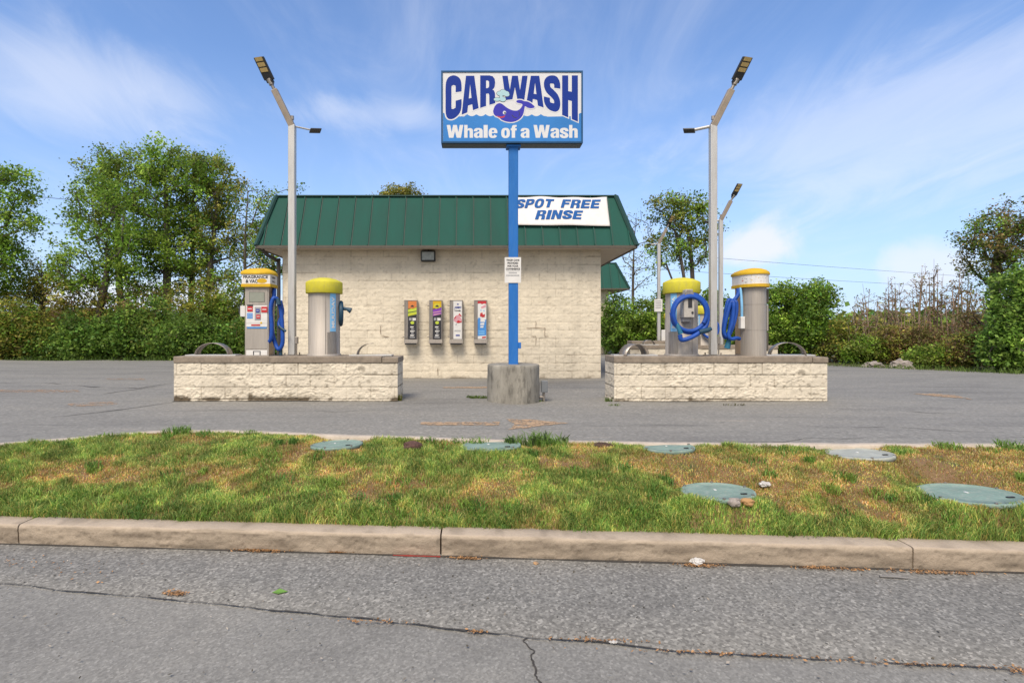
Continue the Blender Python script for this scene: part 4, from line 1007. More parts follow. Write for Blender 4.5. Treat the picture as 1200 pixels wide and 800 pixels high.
# ------------------------------------------------------------------ vacuums
def dome_vacuum(label, X, Y, z, style):
    t = thing('vacuum_cylinder', label, 'vacuum', (X, Y, z), 'steel car vacuums on the islands')
    c = (X, Y, z)
    mb = MB(); mb.lathe([(.28, 0), (.28, .03), (.263, .032), (.263, 1.09)], c, 40)
    body = build('body', mb, m_steel, t)
    mb = MB(); mb.lathe([(.25, 1.055), (.301, 1.055), (.307, 1.065), (.307, 1.235), (.301, 1.25), (.26, 1.272), (.19, 1.302), (.10, 1.322), (0, 1.33)], c, 40)
    build('dome', mb, m_yellow, t)
    mb = MB()
    for a in (-62, 20, 118, 200): mb.cylpatch(c, .263, a - 1.2, a + 1.2, .04, 1.05, 0, 2, .003)
    build('seam_strip', mb, m_steeld, body)
    s = 1 if style == 0 else -1
    a0 = 48 * s
    mb = MB(); mb.cylpatch(c, .263, a0 - 12, a0 + 12, .41, 1.05, 0, 6, .005); de = build('decal', mb, m_sky, body)
    mb = MB()
    def df(u, v):
        a = R(a0 + 9 * (v - .5) * 2 * -1 * s); return (X + .2705 * math.sin(a), Y - .2705 * math.cos(a), z + 1.02 - .58 * u)
    text(mb, 'VACUUM', df, .05, .95, .15, .85, 0, .03); build('decal_lettering', mb, m_white, de)
    mb = MB(); mb.cylpatch(c, .263, a0 - 22, a0 + 16, .03, .40, 0, 6, .006); build('access_door', mb, m_steeld, body)
    mb = MB()
    if style == 0:
        ax = R(108); d = Vector((math.sin(ax), -math.cos(ax), 0)); sd_ = Vector((math.cos(ax), math.sin(ax), 0))
        cc = Vector((X, Y, z + .72)) + d * .235
        pts = [cc + sd_ * .17 * math.sin(q) + Vector((0, 0, .19 * math.cos(q))) + d * (.02 + .012 * q / 6) for q in np.linspace(0, 4.1 * math.pi, 26)]
        hose(mb, pts, .034); ho = build('hose', mb, m_hosed, t)
        mb = MB(); q = Vector((X + .26, Y - .02, z + .84)); mb.tube([q, q + Vector((.07, 0, -.04)), q + Vector((.13, 0, -.045)), q + Vector((.20, 0, -.075))], [.03, .034, .026, .05], 8); build('nozzle', mb, m_hosed, ho)
    elif style == 1:
        bxx = (807 - VX) / F * (Y - .40); yb = Y - .30; zz = lambda py: CAMZ + (VY - py) * (Y - .38) / F; xx = lambda q: (q - VX) / F * (Y - .38)
        mb = MB(); mb.box(bxx - .085, bxx + .085, yb - .13, Y - .20, z + .64, z + .98); mb.box(bxx - .07, bxx + .07, yb - .04, Y - .2, z + .57, z + .655); mb.box(bxx - .06, bxx + .06, yb - .13, Y - .2, z + .982, z + 1.10)
        cb = build('coin_box', mb, m_box, t, bevel=.008)
        mb = MB(); mb.box(bxx - .02, bxx + .045, yb - .136, yb - .1305, z + .80, z + .95); mb.tube([(bxx + .05, yb - .145, z + .72), (bxx + .05, yb - .13, z + .72)], .018, 8); build('coin_slot', mb, m_ink, cb)
        mb = MB(); mb.add([(bxx - .04, yb - .135, z + 1.09), (bxx + .05, yb - .135, z + 1.09), (bxx + .085, yb - .135, z + .99), (bxx - .085, yb - .135, z + .99)], [(0, 3, 2, 1)]); build('hose_hook', mb, m_steeld, cb).modifiers.new('thickness', 'SOLIDIFY').thickness = .02
        mb = MB(); pts = []; cz = z + .70; cxx = xx(807.5)
        loops = 2.35
        for q in np.linspace(0, loops * 2 * math.pi, 34):
            r = .315 - .026 * (q / (2 * math.pi)) ; pts.append((cxx + r * .98 * math.sin(q) + .012 * math.sin(q * .5), Y - .375 - .032 * (q / (2 * math.pi)), cz + .006 + r * 1.04 * math.cos(q)))
        hose(mb, pts, .034)
        f = lambda px_, py_, d: (xx(px_), Y - .40 - d, zz(py_))
        hose(mb, [f(829, 372, .0), f(826, 382, .02), f(817, 390, .05), f(806, 396, .06), f(797, 398, .05), f(795, 392, .05)], .038)
        hose(mb, [f(796, 384, -.06), f(791, 378, -.1), f(789, 366, -.12)], .032)
        ho = build('hose', mb, m_hose, t)
        mb = MB(); mb.tube([f(792, 379, .03), f(794, 386, .05), f(796, 391, .05)], [.03, .036, .042], 10); build('cuff', mb, m_teal, ho)
        mb = MB(); mb.tube([f(817, 389, .07), f(826, 387, .07), f(831, 385, .06)], [.042, .044, .03], 10); build('nozzle', mb, m_hosed, ho)
    else:
        pts = [(X + .10 + .25 * math.sin(q), Y - .32 - .02 * q / 6, z + .62 + .28 * math.cos(q)) for q in np.linspace(0, 4 * math.pi, 26)]
        hose(mb, pts, .04); build('hose', mb, m_hose, t)
    return t
dome_vacuum('steel vacuum with lemon dome and its hose tucked behind, right of left lamp post', (380 - VX) / SM, YM, ZT, 0)
dome_vacuum('steel vacuum with lemon dome and big blue hose coil on its front', (798.6 - VX) / SM, YM, ZT, 1)
dome_vacuum('distant yellow domed vacuum seen through the gap beside the right lamp post', (823 - VX) / F * 17.35, 17.35, 1.14, 2)
dome_vacuum('most distant yellow domed vacuum, a sliver left of the blue decal', (787 - VX) / F * 22.6, 22.6, 1.1, 2)

def dshape(w, d, k=1.0, n=14):
    "kiosk plan: flat front at -y, round back"
    h = w / 2 * k; out = [(-h, -d * .45 * k), (h, -d * .45 * k), (h, .02)]
    return out + [(h * math.cos(a), .02 + (d * .55 * k) * math.sin(a)) for a in np.linspace(0, math.pi, n)[1:-1]] + [(-h, .02)]
def kiosk(label, X, Y, z, rear):
    t = thing('fragrance_kiosk', label, 'vacuum kiosk', (X, Y, z), 'amber capped vacuum kiosks')
    fl_ = (lambda p: (X - p[0], Y - p[1])) if rear else (lambda p: (X + p[0], Y + p[1]))
    W_, D_ = .40, .46
    pr = lambda k: [fl_(p) for p in dshape(W_, D_, k)]
    mb = MB(); mb.prism(pr(1), z, z + 1.17)
    body = build('body', mb, [m_steel], t, bevel=.006)
    mb = MB(); sx_ = [(-1, X - .2), (1, X + .2)]
    for s_, xw in sx_:
        y0, y1 = (Y - .0, Y + .19) if rear else (Y - .19, Y + .0)
        mb.box(min(xw, xw + s_ * .004), max(xw, xw + s_ * .004), y0, y1, z + .02, z + 1.15)
    build('side_panel', mb, m_tan, body)
    mb = MB(); mb.prism(pr(1.24), z + 1.155, z + 1.205); build('lower_rim', mb, m_amber, t, bevel=.012)
    mb = MB(); mb.prism(pr(1.18), z + 1.206, z + 1.365); band = build('header_band', mb, m_white, t)
    mb = MB(); rings = [(1.25, 1.366), (1.26, 1.385), (1.22, 1.41), (1.02, 1.445), (.7, 1.472), (.3, 1.487)]
    n = len(pr(1)); V = [(x, y, z + h) for k, h in rings for x, y in pr(k)]
    mb.add(V, [(i * n + k, i * n + (k + 1) % n, (i + 1) * n + (k + 1) % n, (i + 1) * n + k) for i in range(len(rings) - 1) for k in range(n)], 0, True)
    mb.add(V[-n:], [tuple(range(n))]); mb.add(V[:n], [tuple(range(n - 1, -1, -1))]); build('cap', mb, m_amber, t)
    if not rear:
        yf = Y - D_ * .45; hb = Y - D_ * .45 * 1.18 - .003
        f = lambda u, v: (X + u, hb, z + v)
        mb = MB()
        text(mb, 'FRAGRANCE', f, -.21, .20, 1.295, 1.345, 0, .03); text(mb, '& VAC', f, -.17, .03, 1.22, 1.28, 0, .03)
        me_ = MB(); me_.fill([[(.10 + .085 * math.cos(a), 1.255 + .04 * math.sin(a)) for a in np.linspace(0, 6.1, 14)]], f); build('emblem', me_, m_amber, band)
        g = lambda u, v: (X + .2 * 1.18 + .003, Y - .20 + u, z + v)
        text(mb, 'TURBO', g, .02, .20, 1.30, 1.335, 0, .03); text(mb, 'VAC', g, .04, .18, 1.235, 1.27, 0, .03)
        build('lettering', mb, [m_ink, m_amber], band)
        mb = MB(); mats = [m_screen, m_white, m_redp, m_bluep, m_grey, m_amber, m_steel, m_ink, m_navy]
        q = lambda x0, x1, z0, z1, mi, d=.006: mb.box(X + x0, X + x1, yf - d, yf + .002, z + z0, z + z1, mi)
        q(-.175, .175, .86, 1.12, 6, .008); q(-.125, .135, .90, 1.07, 7, .009); q(-.12, .13, .905, 1.065, 0, .011)
        q(-.175, .175, .55, .852, 1, .006); q(-.03, .07, .60, .82, 4, .010)
        for cx_, cz_, r, mi in [(-.11, .79, .045, 2), (.13, .78, .05, 2), (.02, .76, .03, 8), (.03, .66, .035, 2)]:
            q(cx_ - r, cx_ + r, cz_ - r, cz_ + r * .9, mi, .014)
            q(cx_ - r * .7, cx_ + r * .7, cz_ - r * .15, cz_ + r * .15, 1, .017)
        for k in range(3): q(-.16, -.065, .63 + .032 * k, .652 + .032 * k, 3, .010)
        q(-.155, -.06, .835, .855, 7, .016); q(-.175, .175, .49, .545, 1, .007); q(-.16, .165, .462, .486, 3, .009); q(-.09, .06, .505, .53, 2, .010); q(.06, .09, .54, .57, 5, .010)
        q(-.175, .175, .12, .455, 6, .005); q(-.175, .175, .015, .10, 1, .005); q(-.06, -.045, .02, .085, 7, .008); q(.05, .065, .02, .07, 7, .008); q(-.06, .065, .075, .085, 7, .0085)
        build('control_panel', mb, mats, t)
        mb = MB(); mb.box(X - .29, X - .205, Y - .18, Y - .05, z + .66, z + .84); mb.tube(catmull([(X - .27, Y - .12, z + .64), (X - .36, Y - .05, z + .75), (X - .33, Y, z + .95), (X - .22, Y, z + 1.1)], .05), .012, 6, 1); build('holster', mb, [m_white, m_black], t, bevel=.006)
        # long hose loops hung on the right side
        xx = lambda q_: (q_ - VX) / F * (Y - .14); zz = lambda q_: CAMZ + (VY - q_) * (Y - .14) / F
        f = lambda a, c, d=0: (xx(a), Y - .12 - d, zz(c))
        mb = MB()
        hose(mb, [f(318, 338, -.1), f(320, 346, -.02), f(317, 362), f(318, 385), f(322, 402), f(327, 409, .03), f(331.5, 402, .04), f(331, 382, .03), f(329, 362, .02), f(325, 351, .02), f(321, 350, .05), f(318.5, 362, .07), f(320, 382, .08), f(319, 396, .07), f(315, 401, .05)], .036)
        hose(mb, [f(327, 352, -.05), f(329.5, 366, -.05), f(326, 378, -.02), f(328.5, 384, .03)], .03)
        ho = build('hose', mb, m_hose, t)
        mb = MB(); mb.tube([f(327.5, 382, .03), f(331, 385, .05), f(336, 388, .07)], [.03, .026, .02], 8); build('nozzle', mb, m_hosed, ho)
        mb = MB(); mb.tube([f(327, 350, .08), f(328.5, 357, .08)], [.035, .045], 8); build('cuff', mb, m_hosed, ho)
        mb = MB(); mb.tube([f(328, 409, .0), f(328.5, 416, .0)], [.025, .03], 8); build('coupling', mb, m_hosed, ho)
    else:
        mb = MB(); 
        for zz_ in (.43, .86): mb.prism([fl_(p) for p in dshape(W_, D_, 1.006)], z + zz_, z + zz_ + .006)
        build('panel_seam', mb, m_steeld, body)
        mb = MB(); mb.box(X + .204, X + .235, Y - .1, Y + .1, z + .9, z + 1.14); mb.box(X + .204, X + .23, Y - .1, Y + .1, z + .42, z + .86, 1); mb.box(X + .204, X + .24, Y - .08, Y + .1, z + .08, z + .40); build('side_cover', mb, [m_fascia, m_steel], t, bevel=.004)
        # faded print on the band
        mb = MB(); rng = random.Random(4)
        for k in range(26):
            a = R(-75 + 150 * rng.random()); v = 1.22 + .13 * rng.random(); da = R(rng.uniform(1.5, 6)); h = rng.uniform(.004, .02)
            pt = lambda aa, vv: (X + .236 * math.sin(aa), Y - (.02 + .2985 * math.cos(aa)) + .0, z + vv)
            mb.add([pt(a, v), pt(a + da, v), pt(a + da, v + h), pt(a, v + h)], [(0, 1, 2, 3)], rng.choice([0, 0, 1, 2]))
        build('faded_print', mb, [m_grey, m_amber, m_redp], band)
        xx = lambda q_: (q_ - VX) / F * (Y - .1); zz = lambda q_: CAMZ + (VY - q_) * (Y - .1) / F
        f = lambda a, c, d=0: (xx(a), Y - .06 - d, zz(c))
        mb = MB()
        hose(mb, [f(867, 338, -.02), f(866, 345), f(860, 352, .02), f(853, 352, .06), f(850, 365, .06), f(847.5, 385, .05), f(849, 395, .05), f(853, 392, .06), f(856, 375, .06), f(858, 356, .06), f(861, 354, .09), f(861, 366, .1), f(857, 382, .1), f(851, 394, .1), f(847, 388, .09), f(850, 370, .1), f(855, 354, .1), f(857, 358, .13), f(855, 378, .13), f(851, 392, .13), f(854, 397, .13), f(861, 396, .1), f(866, 397, .06)], .033)
        ho = build('hose', mb, m_hose, t)
        mb = MB(); mb.tube([f(854, 396, .05), f(853, 403, .05), f(852, 408, .04)], [.03, .045, .05], 10); build('nozzle', mb, m_teal, ho)
        mb = MB(); mb.tube(catmull([f(868.5, 337, .02), f(868.5, 355, .06), f(869, 372, .05)], .05), .022, 8, 0); build('fragrance_tube', mb, m_sky, t)
        mb = MB(); mb.box(xx(867), xx(872), Y - .14, Y - .04, zz(385), zz(371)); build('holster', mb, m_white, t, bevel=.006)
kiosk('amber capped kiosk with buttons and window, reading FRAGRANCE & VAC on its front', (306.5 - VX) / SM, YM + .0, ZT, False)
kiosk('amber capped kiosk seen from its rounded steel back, at the far right', (882 - VX) / SM, YM + .02, ZT, True)

# ------------------------------------------------------------------ bent steel hoops
def hoop(label, pxl, pxr, pyt, Y, z, a0=0, a1=180, rot=0):
    s = F / Y; r = (pxr - pxl) / 2 / s; X = ((pxl + pxr) / 2 - VX) / s; h = z + .0; top = CAMZ + (VY - pyt) / s; ry = top - z
    t = thing('steel_hoop', label, 'hoop', (X, Y, z), 'bent steel hoops on the islands')
    mb = MB(); n = 26; V = []; ca, sa = math.cos(R(rot)), math.sin(R(rot)); wd = .10
    for k in range(n + 1):
        a = R(a0 + (a1 - a0) * k / n)
        for dy in (-wd, wd):
            for rr in (1, .97):
                lx = r * rr * math.cos(a); V.append((X + lx * ca - dy * sa, Y + lx * sa + dy * ca, z + ry * rr * max(0, math.sin(a))))
    Fc = []
    for k in range(n):
        q = 4 * k; Fc += [(q, q + 2, q + 6, q + 4), (q + 1, q + 5, q + 7, q + 3), (q, q + 4, q + 5, q + 1), (q + 2, q + 3, q + 7, q + 6)]
    Fc += [(0, 1, 3, 2), (4 * n, 4 * n + 2, 4 * n + 3, 4 * n + 1)]
    mb.add(V, Fc, 0, True); build('strap', mb, m_steeld, t)
    mb = MB(); mb.box(X - r * 1.5, X + r * 1.5, Y - .13, Y + .13, z - .005, z + .018); build('foot_plate', mb, m_galv, t, bevel=.004)
hoop('bent steel hoop at the left end of the left island', 231, 270, 401.5, YM, ZT)
hoop('partly broken steel hoop at the right end of the left island', 419, 452, 402, YM, ZT, 85, 180)
hoop('bent steel hoop at the left end of the right front island', 726, 760, 403, YM, ZT, 0, 180, 25)
hoop('bent steel hoop at the right end of the right front island', 903, 941, 401, YM, ZT, 0, 180, -12)
hoop('small steel hoop on the island behind, right of the building', 753, 767, 398, 17.35, 1.25)

# ------------------------------------------------------------------ lids and small things on the lawn
lid_geo = []
def lid(label, px_, py_, wpx, mat, tilt=-2, g='round tank lids in the lawn'):
    X, Y, z, r = LIDS[len(lid_geo)]; z += -.004
    t = thing('tank_lid', label, 'lid', (X, Y, z), g)
    mb = MB(); mb.lathe([(r * .96, -.16), (r * .96, .0), (r, .004), (r, .028), (r * .985, .036), (r * .93, .038), (r * .92, .031), (r * .6, .034), (r * .2, .040), (0, .041)], (X, Y, z), 44)
    build('cover', mb, mat, t)
    for k in range(6):
        a = k * math.pi / 3 + .3; mb = MB(); mb.tube([(X + r * .955 * math.cos(a), Y + r * .955 * math.sin(a), z + .03), (X + r * .955 * math.cos(a), Y + r * .955 * math.sin(a), z + .046)], .012, 6); build('bolt', mb, m_steeld, t)
    mb = MB(); mb.box(X + r * .45, X + r * .62, Y - r * .5, Y - r * .44, z + .036, z + .042); mb.box(X - r * .1, X - r * .04, Y - r * .05, Y + r * .05, z + .041, z + .045, 1); build('handle_slot', mb, [m_ink, m_white], t)
    t.rotation_euler = (R(tilt), R(-2), 0)
    lid_geo.append((X, Y, r))
lid('faded green round lid at the back left of the lawn', 395, 523.5, 60, m_lid)
lid('green round lid in front of the concrete footing', 575, 525, 71, m_lid)
lid('green round lid at the back of the lawn before the right front island', 783, 527, 60, m_lid)
lid('pale grey round lid at the back right of the lawn', 1007, 534.5, 70, m_lidg)
lid('green round lid mid lawn with two small stones beside it', 841, 579, 82, m_lid)
lid('largest teal round lid at the right edge of the lawn', 1136, 582, 107, m_lid)

def lump(name, label, cat, pos, size, mat, seed, parts=None, g=None, sub=3, jag=False):
    import bmesh
    bm = bmesh.new(); bmesh.ops.create_icosphere(bm, subdivisions=sub, radius=1)
    for v in bm.verts:
        p = v.co; q = .62 + .75 * float(fbm(p.x * 1.3 + seed, p.y * 1.3 + p.z * 1.7, seed, 4)); q += ((.9 * abs(float(fbm(p.x * 3 + seed, p.y * 3 - p.z * 2, seed + 2, 3)) - .5) - .1) * 2 if jag else 0); v.co = Vector((p.x * size[0], p.y * size[1], p.z * size[2])) * q
    me = bpy.data.meshes.new(name); bm.to_mesh(me); bm.free(); me.materials.append(mat)
    o = link(name, me, None, pos); tag(o, label, cat, g); return o
X, Y, z = ray_lawn(860, 592); lump('stone', 'grey stone in front of the mid-lawn green lid', 'stone', (X, Y, z + .025), (.05, .045, .035), m_rock, 3)
X, Y, z = ray_lawn(876, 591); lump('stone', 'orange stone beside a grey one by the mid-lawn lid', 'stone', (X, Y, z + .02), (.05, .04, .03), M('orange_stone', (.42, .24, .1), .9), 7)
X, Y, z = ray_lawn(896, 571); lump('litter', 'white scrap of litter on the lawn right of a green lid', 'litter', (X, Y, z + .03), (.045, .025, .018), m_scrap, 9, jag=True)
X, Y, z = ray_lawn(484, 527); lump('bark_clump', 'dark reddish clump of bark in the back of the lawn', 'clump', (X, Y, z + .03), (.10, .07, .055), M('bark_red', (.09, .045, .035), .95, var=.5, scale=40, bmp=.8), 13)
X, Y, z = ray_lawn(705, 522); lump('dirt_patch', 'flat dark dirt mound at the back of the lawn', 'dirt', (X, Y, z + .0), (.14, .07, .03), M('dirt_brown', (.07, .04, .025), .95, var=.5, scale=40, bmp=.8), 15)
X, Y = ray_street(816, 662); lump('litter', 'crumpled white paper against the foot of the kerb', 'litter', (X, Y, .03), (.042, .03, .022), m_scrap, 19, jag=True)
X, Y = ray_street(719, 754); lump('litter', 'tiny white scrap lying on the crack in the street', 'litter', (X, Y, .012), (.02, .014, .006), m_scrap, 23, jag=True)
X, Y = ray_street(628, 661); lump('litter', 'orange leaf scrap on the street right of a kerb joint', 'litter', (X, Y, .01), (.02, .02, .008), m_orange, 25)
X, Y = ray_street(1047, 678); mb = MB(); mb.tube([(X - .085, Y + .012, .014), (X, Y, .016), (X + .085, Y - .018, .014)], [.008, .009, .006], 8); tag(build('stick', mb, M('grey_stick', (.2, .19, .18), .6), None, (X, Y, .012)), 'thin grey stick on the street near the right kerb joint', 'stick')
X, Y = ray_street(328, 695); mb = MB(); mb.add([(X - .05, Y, .008), (X - .01, Y + .03, .02), (X + .05, Y + .005, .012), (X, Y - .03, .014)], [(0, 3, 2, 1)]); o = tag(build('leaf', mb, M('green_leaf', (.13, .26, .04), .5), None, (X, Y, .01)), 'single green leaf lying on the coarse street asphalt', 'leaf'); o.modifiers.new('thickness', 'SOLIDIFY').thickness = .002
Yb = 18.9
for k, (pxx, pyy, sz, lb) in enumerate([(1024, 426, (.27, .2, .12), 'flat pale boulder at the far lot edge, left of the pair'), (1056, 425, (.33, .24, .17), 'taller pale boulder at the far lot edge, right of the pair')]):
    Yb = 18.3 - .5 * k; p = P(pxx, pyy, Yb); lump('boulder', lb, 'boulder', (p.x, Yb, LOT + .04), sz, m_rock, 31 + k, jag=True)

# ------------------------------------------------------------------ grass and litter
NR = np.random.default_rng(7)
def blades(name, X, Y, Z, h, wd, lean, col, mat, **kw):
    n = len(X); a = NR.uniform(0, 2 * np.pi, n); b = NR.uniform(0, 2 * np.pi, n)
    dx, dy = np.cos(a) * wd, np.sin(a) * wd; lx, ly = np.cos(b) * lean * h, np.sin(b) * lean * h
    V = np.empty((n, 5, 3))
    V[:, 0] = np.c_[X - dx, Y - dy, Z - .008]; V[:, 1] = np.c_[X + dx, Y + dy, Z - .008]
    V[:, 2] = np.c_[X + dx * .8 + lx * .35, Y + dy * .8 + ly * .35, Z + h * .6]; V[:, 3] = np.c_[X - dx * .8 + lx * .35, Y - dy * .8 + ly * .35, Z + h * .6]
    V[:, 4] = np.c_[X + lx, Y + ly, Z + h * np.sqrt(np.clip(1 - lean ** 2 * .5, .2, 1))]
    base = np.arange(n)[:, None] * 5
    q = base + np.array([[0, 1, 2, 3]]); t = base + np.array([[3, 2, 4, 4]])
    F3 = np.concatenate([base + np.array([[0, 1, 2]]), base + np.array([[0, 2, 3]]), base + np.array([[3, 2, 4]])])
    c5 = np.repeat(col, 5, axis=0)
    return npmesh(name, V.reshape(-1, 3), F3, mat, col=c5, **kw)

def sample_lawn(n, x0=-6.1, x1=8.5):
    X = NR.uniform(x0, x1, n); a = Yc(X) + .17; b = np.maximum(Yl(X) + .02, a + .02)
    Y = a + (b - a) * NR.random(n); return X, Y, (Y - a) / (b - a)
n = 520000
X, Y, t = sample_lawn(n)
wgt = fbm(X * 1.3, Y * 1.9, 51, 5); fine = fbm(X * 5, Y * 5, 52, 4); patchy = fbm(X * 2.6 + 7, Y * 3.2, 53, 5)
green = sstep(.30, .71, wgt + .03 + .30 * sstep(.0, .35, .35 - t) * (1) + .10 * sstep(.9, 1, t) - .13 * sstep(1, 4.5, X) + .10 * sstep(-.5, -4, X) + .75 * (fine - .5))
dens = np.clip(.56 + .36 * green + 1.2 * (patchy - .42) + .8 * (fine - .45), .10, 1)
keep = NR.random(n) < dens
for lx, ly, lr in lid_geo: keep &= np.hypot(X - lx, Y - ly) > lr * NR.uniform(.90, 1.0, n)
X, Y, t, green, fine, patchy = (q[keep] for q in (X, Y, t, green, fine, patchy))
n = len(X)
h = (.014 + .026 * NR.random(n) ** 1.4) * (.55 + .9 * green) * (.10 + 1.9 * fbm(X * 6, Y * 8, 82, 4) ** 1.2) * (1 + .7 * (1 - sstep(0, .18, t)) * green)
cg = np.array([.20, .325, .07]); cy = np.array([.42, .42, .10]); co = np.array([.46, .24, .09]); cd_ = np.array([.115, .205, .045]); ct = np.array([.50, .38, .20])
u = NR.random((n, 1)); mixg = np.clip(green[:, None] + NR.normal(0, .30, (n, 1)), 0, 1)
gcol = np.where(u < .30, cd_, np.where(u < .78, cg, cy)); ocol = np.where(u < .35, cy * .9, np.where(u < .8, co, ct))
colr = ocol * (1 - mixg) + gcol * mixg; colr *= NR.uniform(.75, 1.25, (n, 1)) * (1.32 * np.exp(1.5 * (fbm(X * 7, Y * 9, 81, 4) - .5)))[:, None]
Z = lawn_z(X, Y)
parts = [(X, Y, Z, h, NR.uniform(.0016, .0034, n), NR.uniform(.2, 1.0, n), colr)]
# taller tussocks and broad-leaved weeds
tx = []
def tuss(cx_, cy_, r, m, hh, c0, wd=.0035, lean=(.3, 1.1)):
    a = NR.uniform(0, 2 * np.pi, m); q = r * np.sqrt(NR.random(m)); x = cx_ + q * np.cos(a); y = cy_ + q * np.sin(a)
    zz = np.where((y > Yl(x)) | (y < Yc(x) + .2), np.minimum(kz(x), lawn_z(x, y)), lawn_z(x, y))
    parts.append((x, y, zz, hh * NR.uniform(.5, 1.15, m), NR.uniform(.6, 1.3, m) * wd, NR.uniform(*lean, m), np.array(c0) * NR.uniform(.65, 1.3, (m, 1))))
for k in range(260):
    x = NR.uniform(-6, 8); f_ = NR.random() < .55; tt = NR.uniform(.0, .14) if f_ else NR.uniform(.1, 1)
    y = Yc(x) + .2 + (Yl(x) - Yc(x) - .2) * tt
    if any(np.hypot(x - lx, y - ly) < lr + .06 for lx, ly, lr in lid_geo): continue
    c0 = [(.17, .31, .05), (.12, .24, .045), (.24, .35, .06)][k % 3]
    tuss(x, y, NR.uniform(.04, .12), int(NR.uniform(30, 90)), NR.uniform(.05, .085), c0, .004)
for px_, py_, hh, m in [(215, 507, .10, 120), (200, 508, .09, 80), (290, 509, .06, 80), (600, 519, .12, 150), (625, 521, .16, 90), (640, 522, .14, 90), (655, 522, .10, 60), (560, 516, .09, 100), (540, 519, .07, 80), (500, 515, .06, 50), (1150, 518, .10, 90), (1185, 517, .12, 120), (1090, 520, .07, 90), (770, 582, .09, 120), (690, 560, .07, 90), (130, 512, .06, 60)]:
    try: x, y, z_ = ray_lawn(px_, py_)
    except Exception: continue
    y = min(y, float(Yl(x)) - .02)
    tuss(x, y, .10, m, hh, (.16, .28, .05), .0045)
for px_, py_ in [(622, 517), (640, 518), (633, 516), (660, 519), (598, 515), (1185, 514)]:     # pale broad leaves
    x, y, z_ = ray_lawn(px_, max(py_, 519)); tuss(x, float(Yl(x)) - .04, .05, 12, .14, (.16, .22, .09), .016, (.3, .9))
cat = [np.concatenate([np.atleast_1d(p[i]) for p in parts]) for i in range(6)]; cc = np.concatenate([p[6] for p in parts])
tag(blades('grass', *cat, cc, m_grass), 'short patchy green and rusty grass on the bank', 'grass', kind='stuff')

# weeds by the footing and island corners on the lot
parts.clear()
def lotweed(px_, py_, m, hh, r, c0=(.13, .2, .03)):
    Y_ = (CAMZ - LOT) * F / (py_ - VY); x0 = (px_ - VX) / F * Y_
    a = NR.uniform(0, 2 * np.pi, m); q = np.sqrt(NR.random(m)); x = x0 + r * q * np.cos(a); y = Y_ + .35 * r * q * np.sin(a)
    parts.append((x, y, lot_z(x, y), hh * NR.uniform(.4, 1.1, m), NR.uniform(.003, .006, m), NR.uniform(.4, 1.2, m), np.array(c0) * NR.uniform(.6, 1.3, (m, 1))))
for k in range(6): lotweed(550 + 4 * k, 466 + k % 2, 40, .06, .07)
lotweed(468, 469.5, 60, .13, .05, (.2, .2, .04)); lotweed(713, 470, 60, .09, .06); lotweed(634, 470, 20, .05, .06); lotweed(860, 474.6, 40, .05, .2, (.1, .1, .04)); lotweed(720, 474.6, 30, .05, .1)
for k in range(14): lotweed(20 + 20 * k, 422.4, 60, .22, .5, (.11, .19, .03))
for k in range(14): lotweed(985 + 18 * k, 429.2 + k * .75, 70, .20, .45, (.13, .2, .035))
cat = [np.concatenate([np.atleast_1d(p[i]) for p in parts]) for i in range(6)]; cc = np.concatenate([p[6] for p in parts])
tag(blades('weeds', *cat, cc, m_grass), 'small weeds growing from the lot edges and cracks', 'weeds', kind='stuff')

def flakes(name, P3, size, cols, mat, **kw):
    n = len(P3); a = NR.normal(0, 1, (n, 3)); a[:, 2] *= .25; a /= np.linalg.norm(a, axis=1)[:, None]; b_ = np.cross(a, NR.normal(0, .35, (n, 3)) + np.array([0, 0, 1.])); b_ /= np.linalg.norm(b_, axis=1)[:, None]
    s1 = size * NR.uniform(.5, 1.3, (n, 1)); s2 = s1 * NR.uniform(.3, .7, (n, 1))
    V = np.stack([P3 - a * s1, P3 - b_ * s2, P3 + a * s1, P3 + b_ * s2], 1).reshape(-1, 3)
    return npmesh(name, V, np.arange(n * 4).reshape(n, 4), mat, col=np.repeat(cols, 4, axis=0), **kw)
pts, cl = [], []
for px_, py_, wx, wy, m in [(305, 646, .17, .03, 330), (398, 647.5, .08, .015, 60), (545, 655.5, .11, .02, 170), (820, 664, .14, .03, 240), (958, 667, .13, .025, 140), (1095, 672, .30, .025, 260), (1000, 669, .1, .02, 50), (205, 697, .07, .035, 170), (700, 752, .25, .015, 80), (850, 768, .6, .012, 140), (1080, 781, .5, .012, 90), (1195, 788, .06, .03, 50), (435, 730, .25, .02, 60), (560, 742, .05, .01, 40), (20, 660, .3, .1, 30), (90, 668, .5, .2, 40)]:
    X, Y = ray_street(px_, py_); x = X + NR.normal(0, wx * .55, m); y = Y - .0707 * (x - X) + NR.normal(0, wy * .55, m); y = np.minimum(y, Yc(x) - .008)
    pts.append(np.c_[x, y, np.full(m, .011) + NR.random(m) * .008]); cl.append(np.array([.36, .20, .09]) * NR.uniform(.5, 1.5, (m, 1)) * np.array([1, 1, 1]) )
m = 700      # loose grit and crumbs over the street
x = NR.uniform(-5, 5, m); y = NR.uniform(2.4, 4.6, m); k = y < Yc(x) - .02; x, y = x[k], y[k]
pts.append(np.c_[x, y, np.full(len(x), .010)]); cl.append(np.where(NR.random((len(x), 1)) < .5, np.array([.33, .29, .24]), np.array([.10, .085, .06])) * NR.uniform(.6, 1.4, (len(x), 1)))
sz = .010
tag(flakes('leaf_litter', np.concatenate(pts), sz, np.concatenate(cl), m_litter), 'dry orange leaf litter and grit on the street', 'litter', kind='stuff')

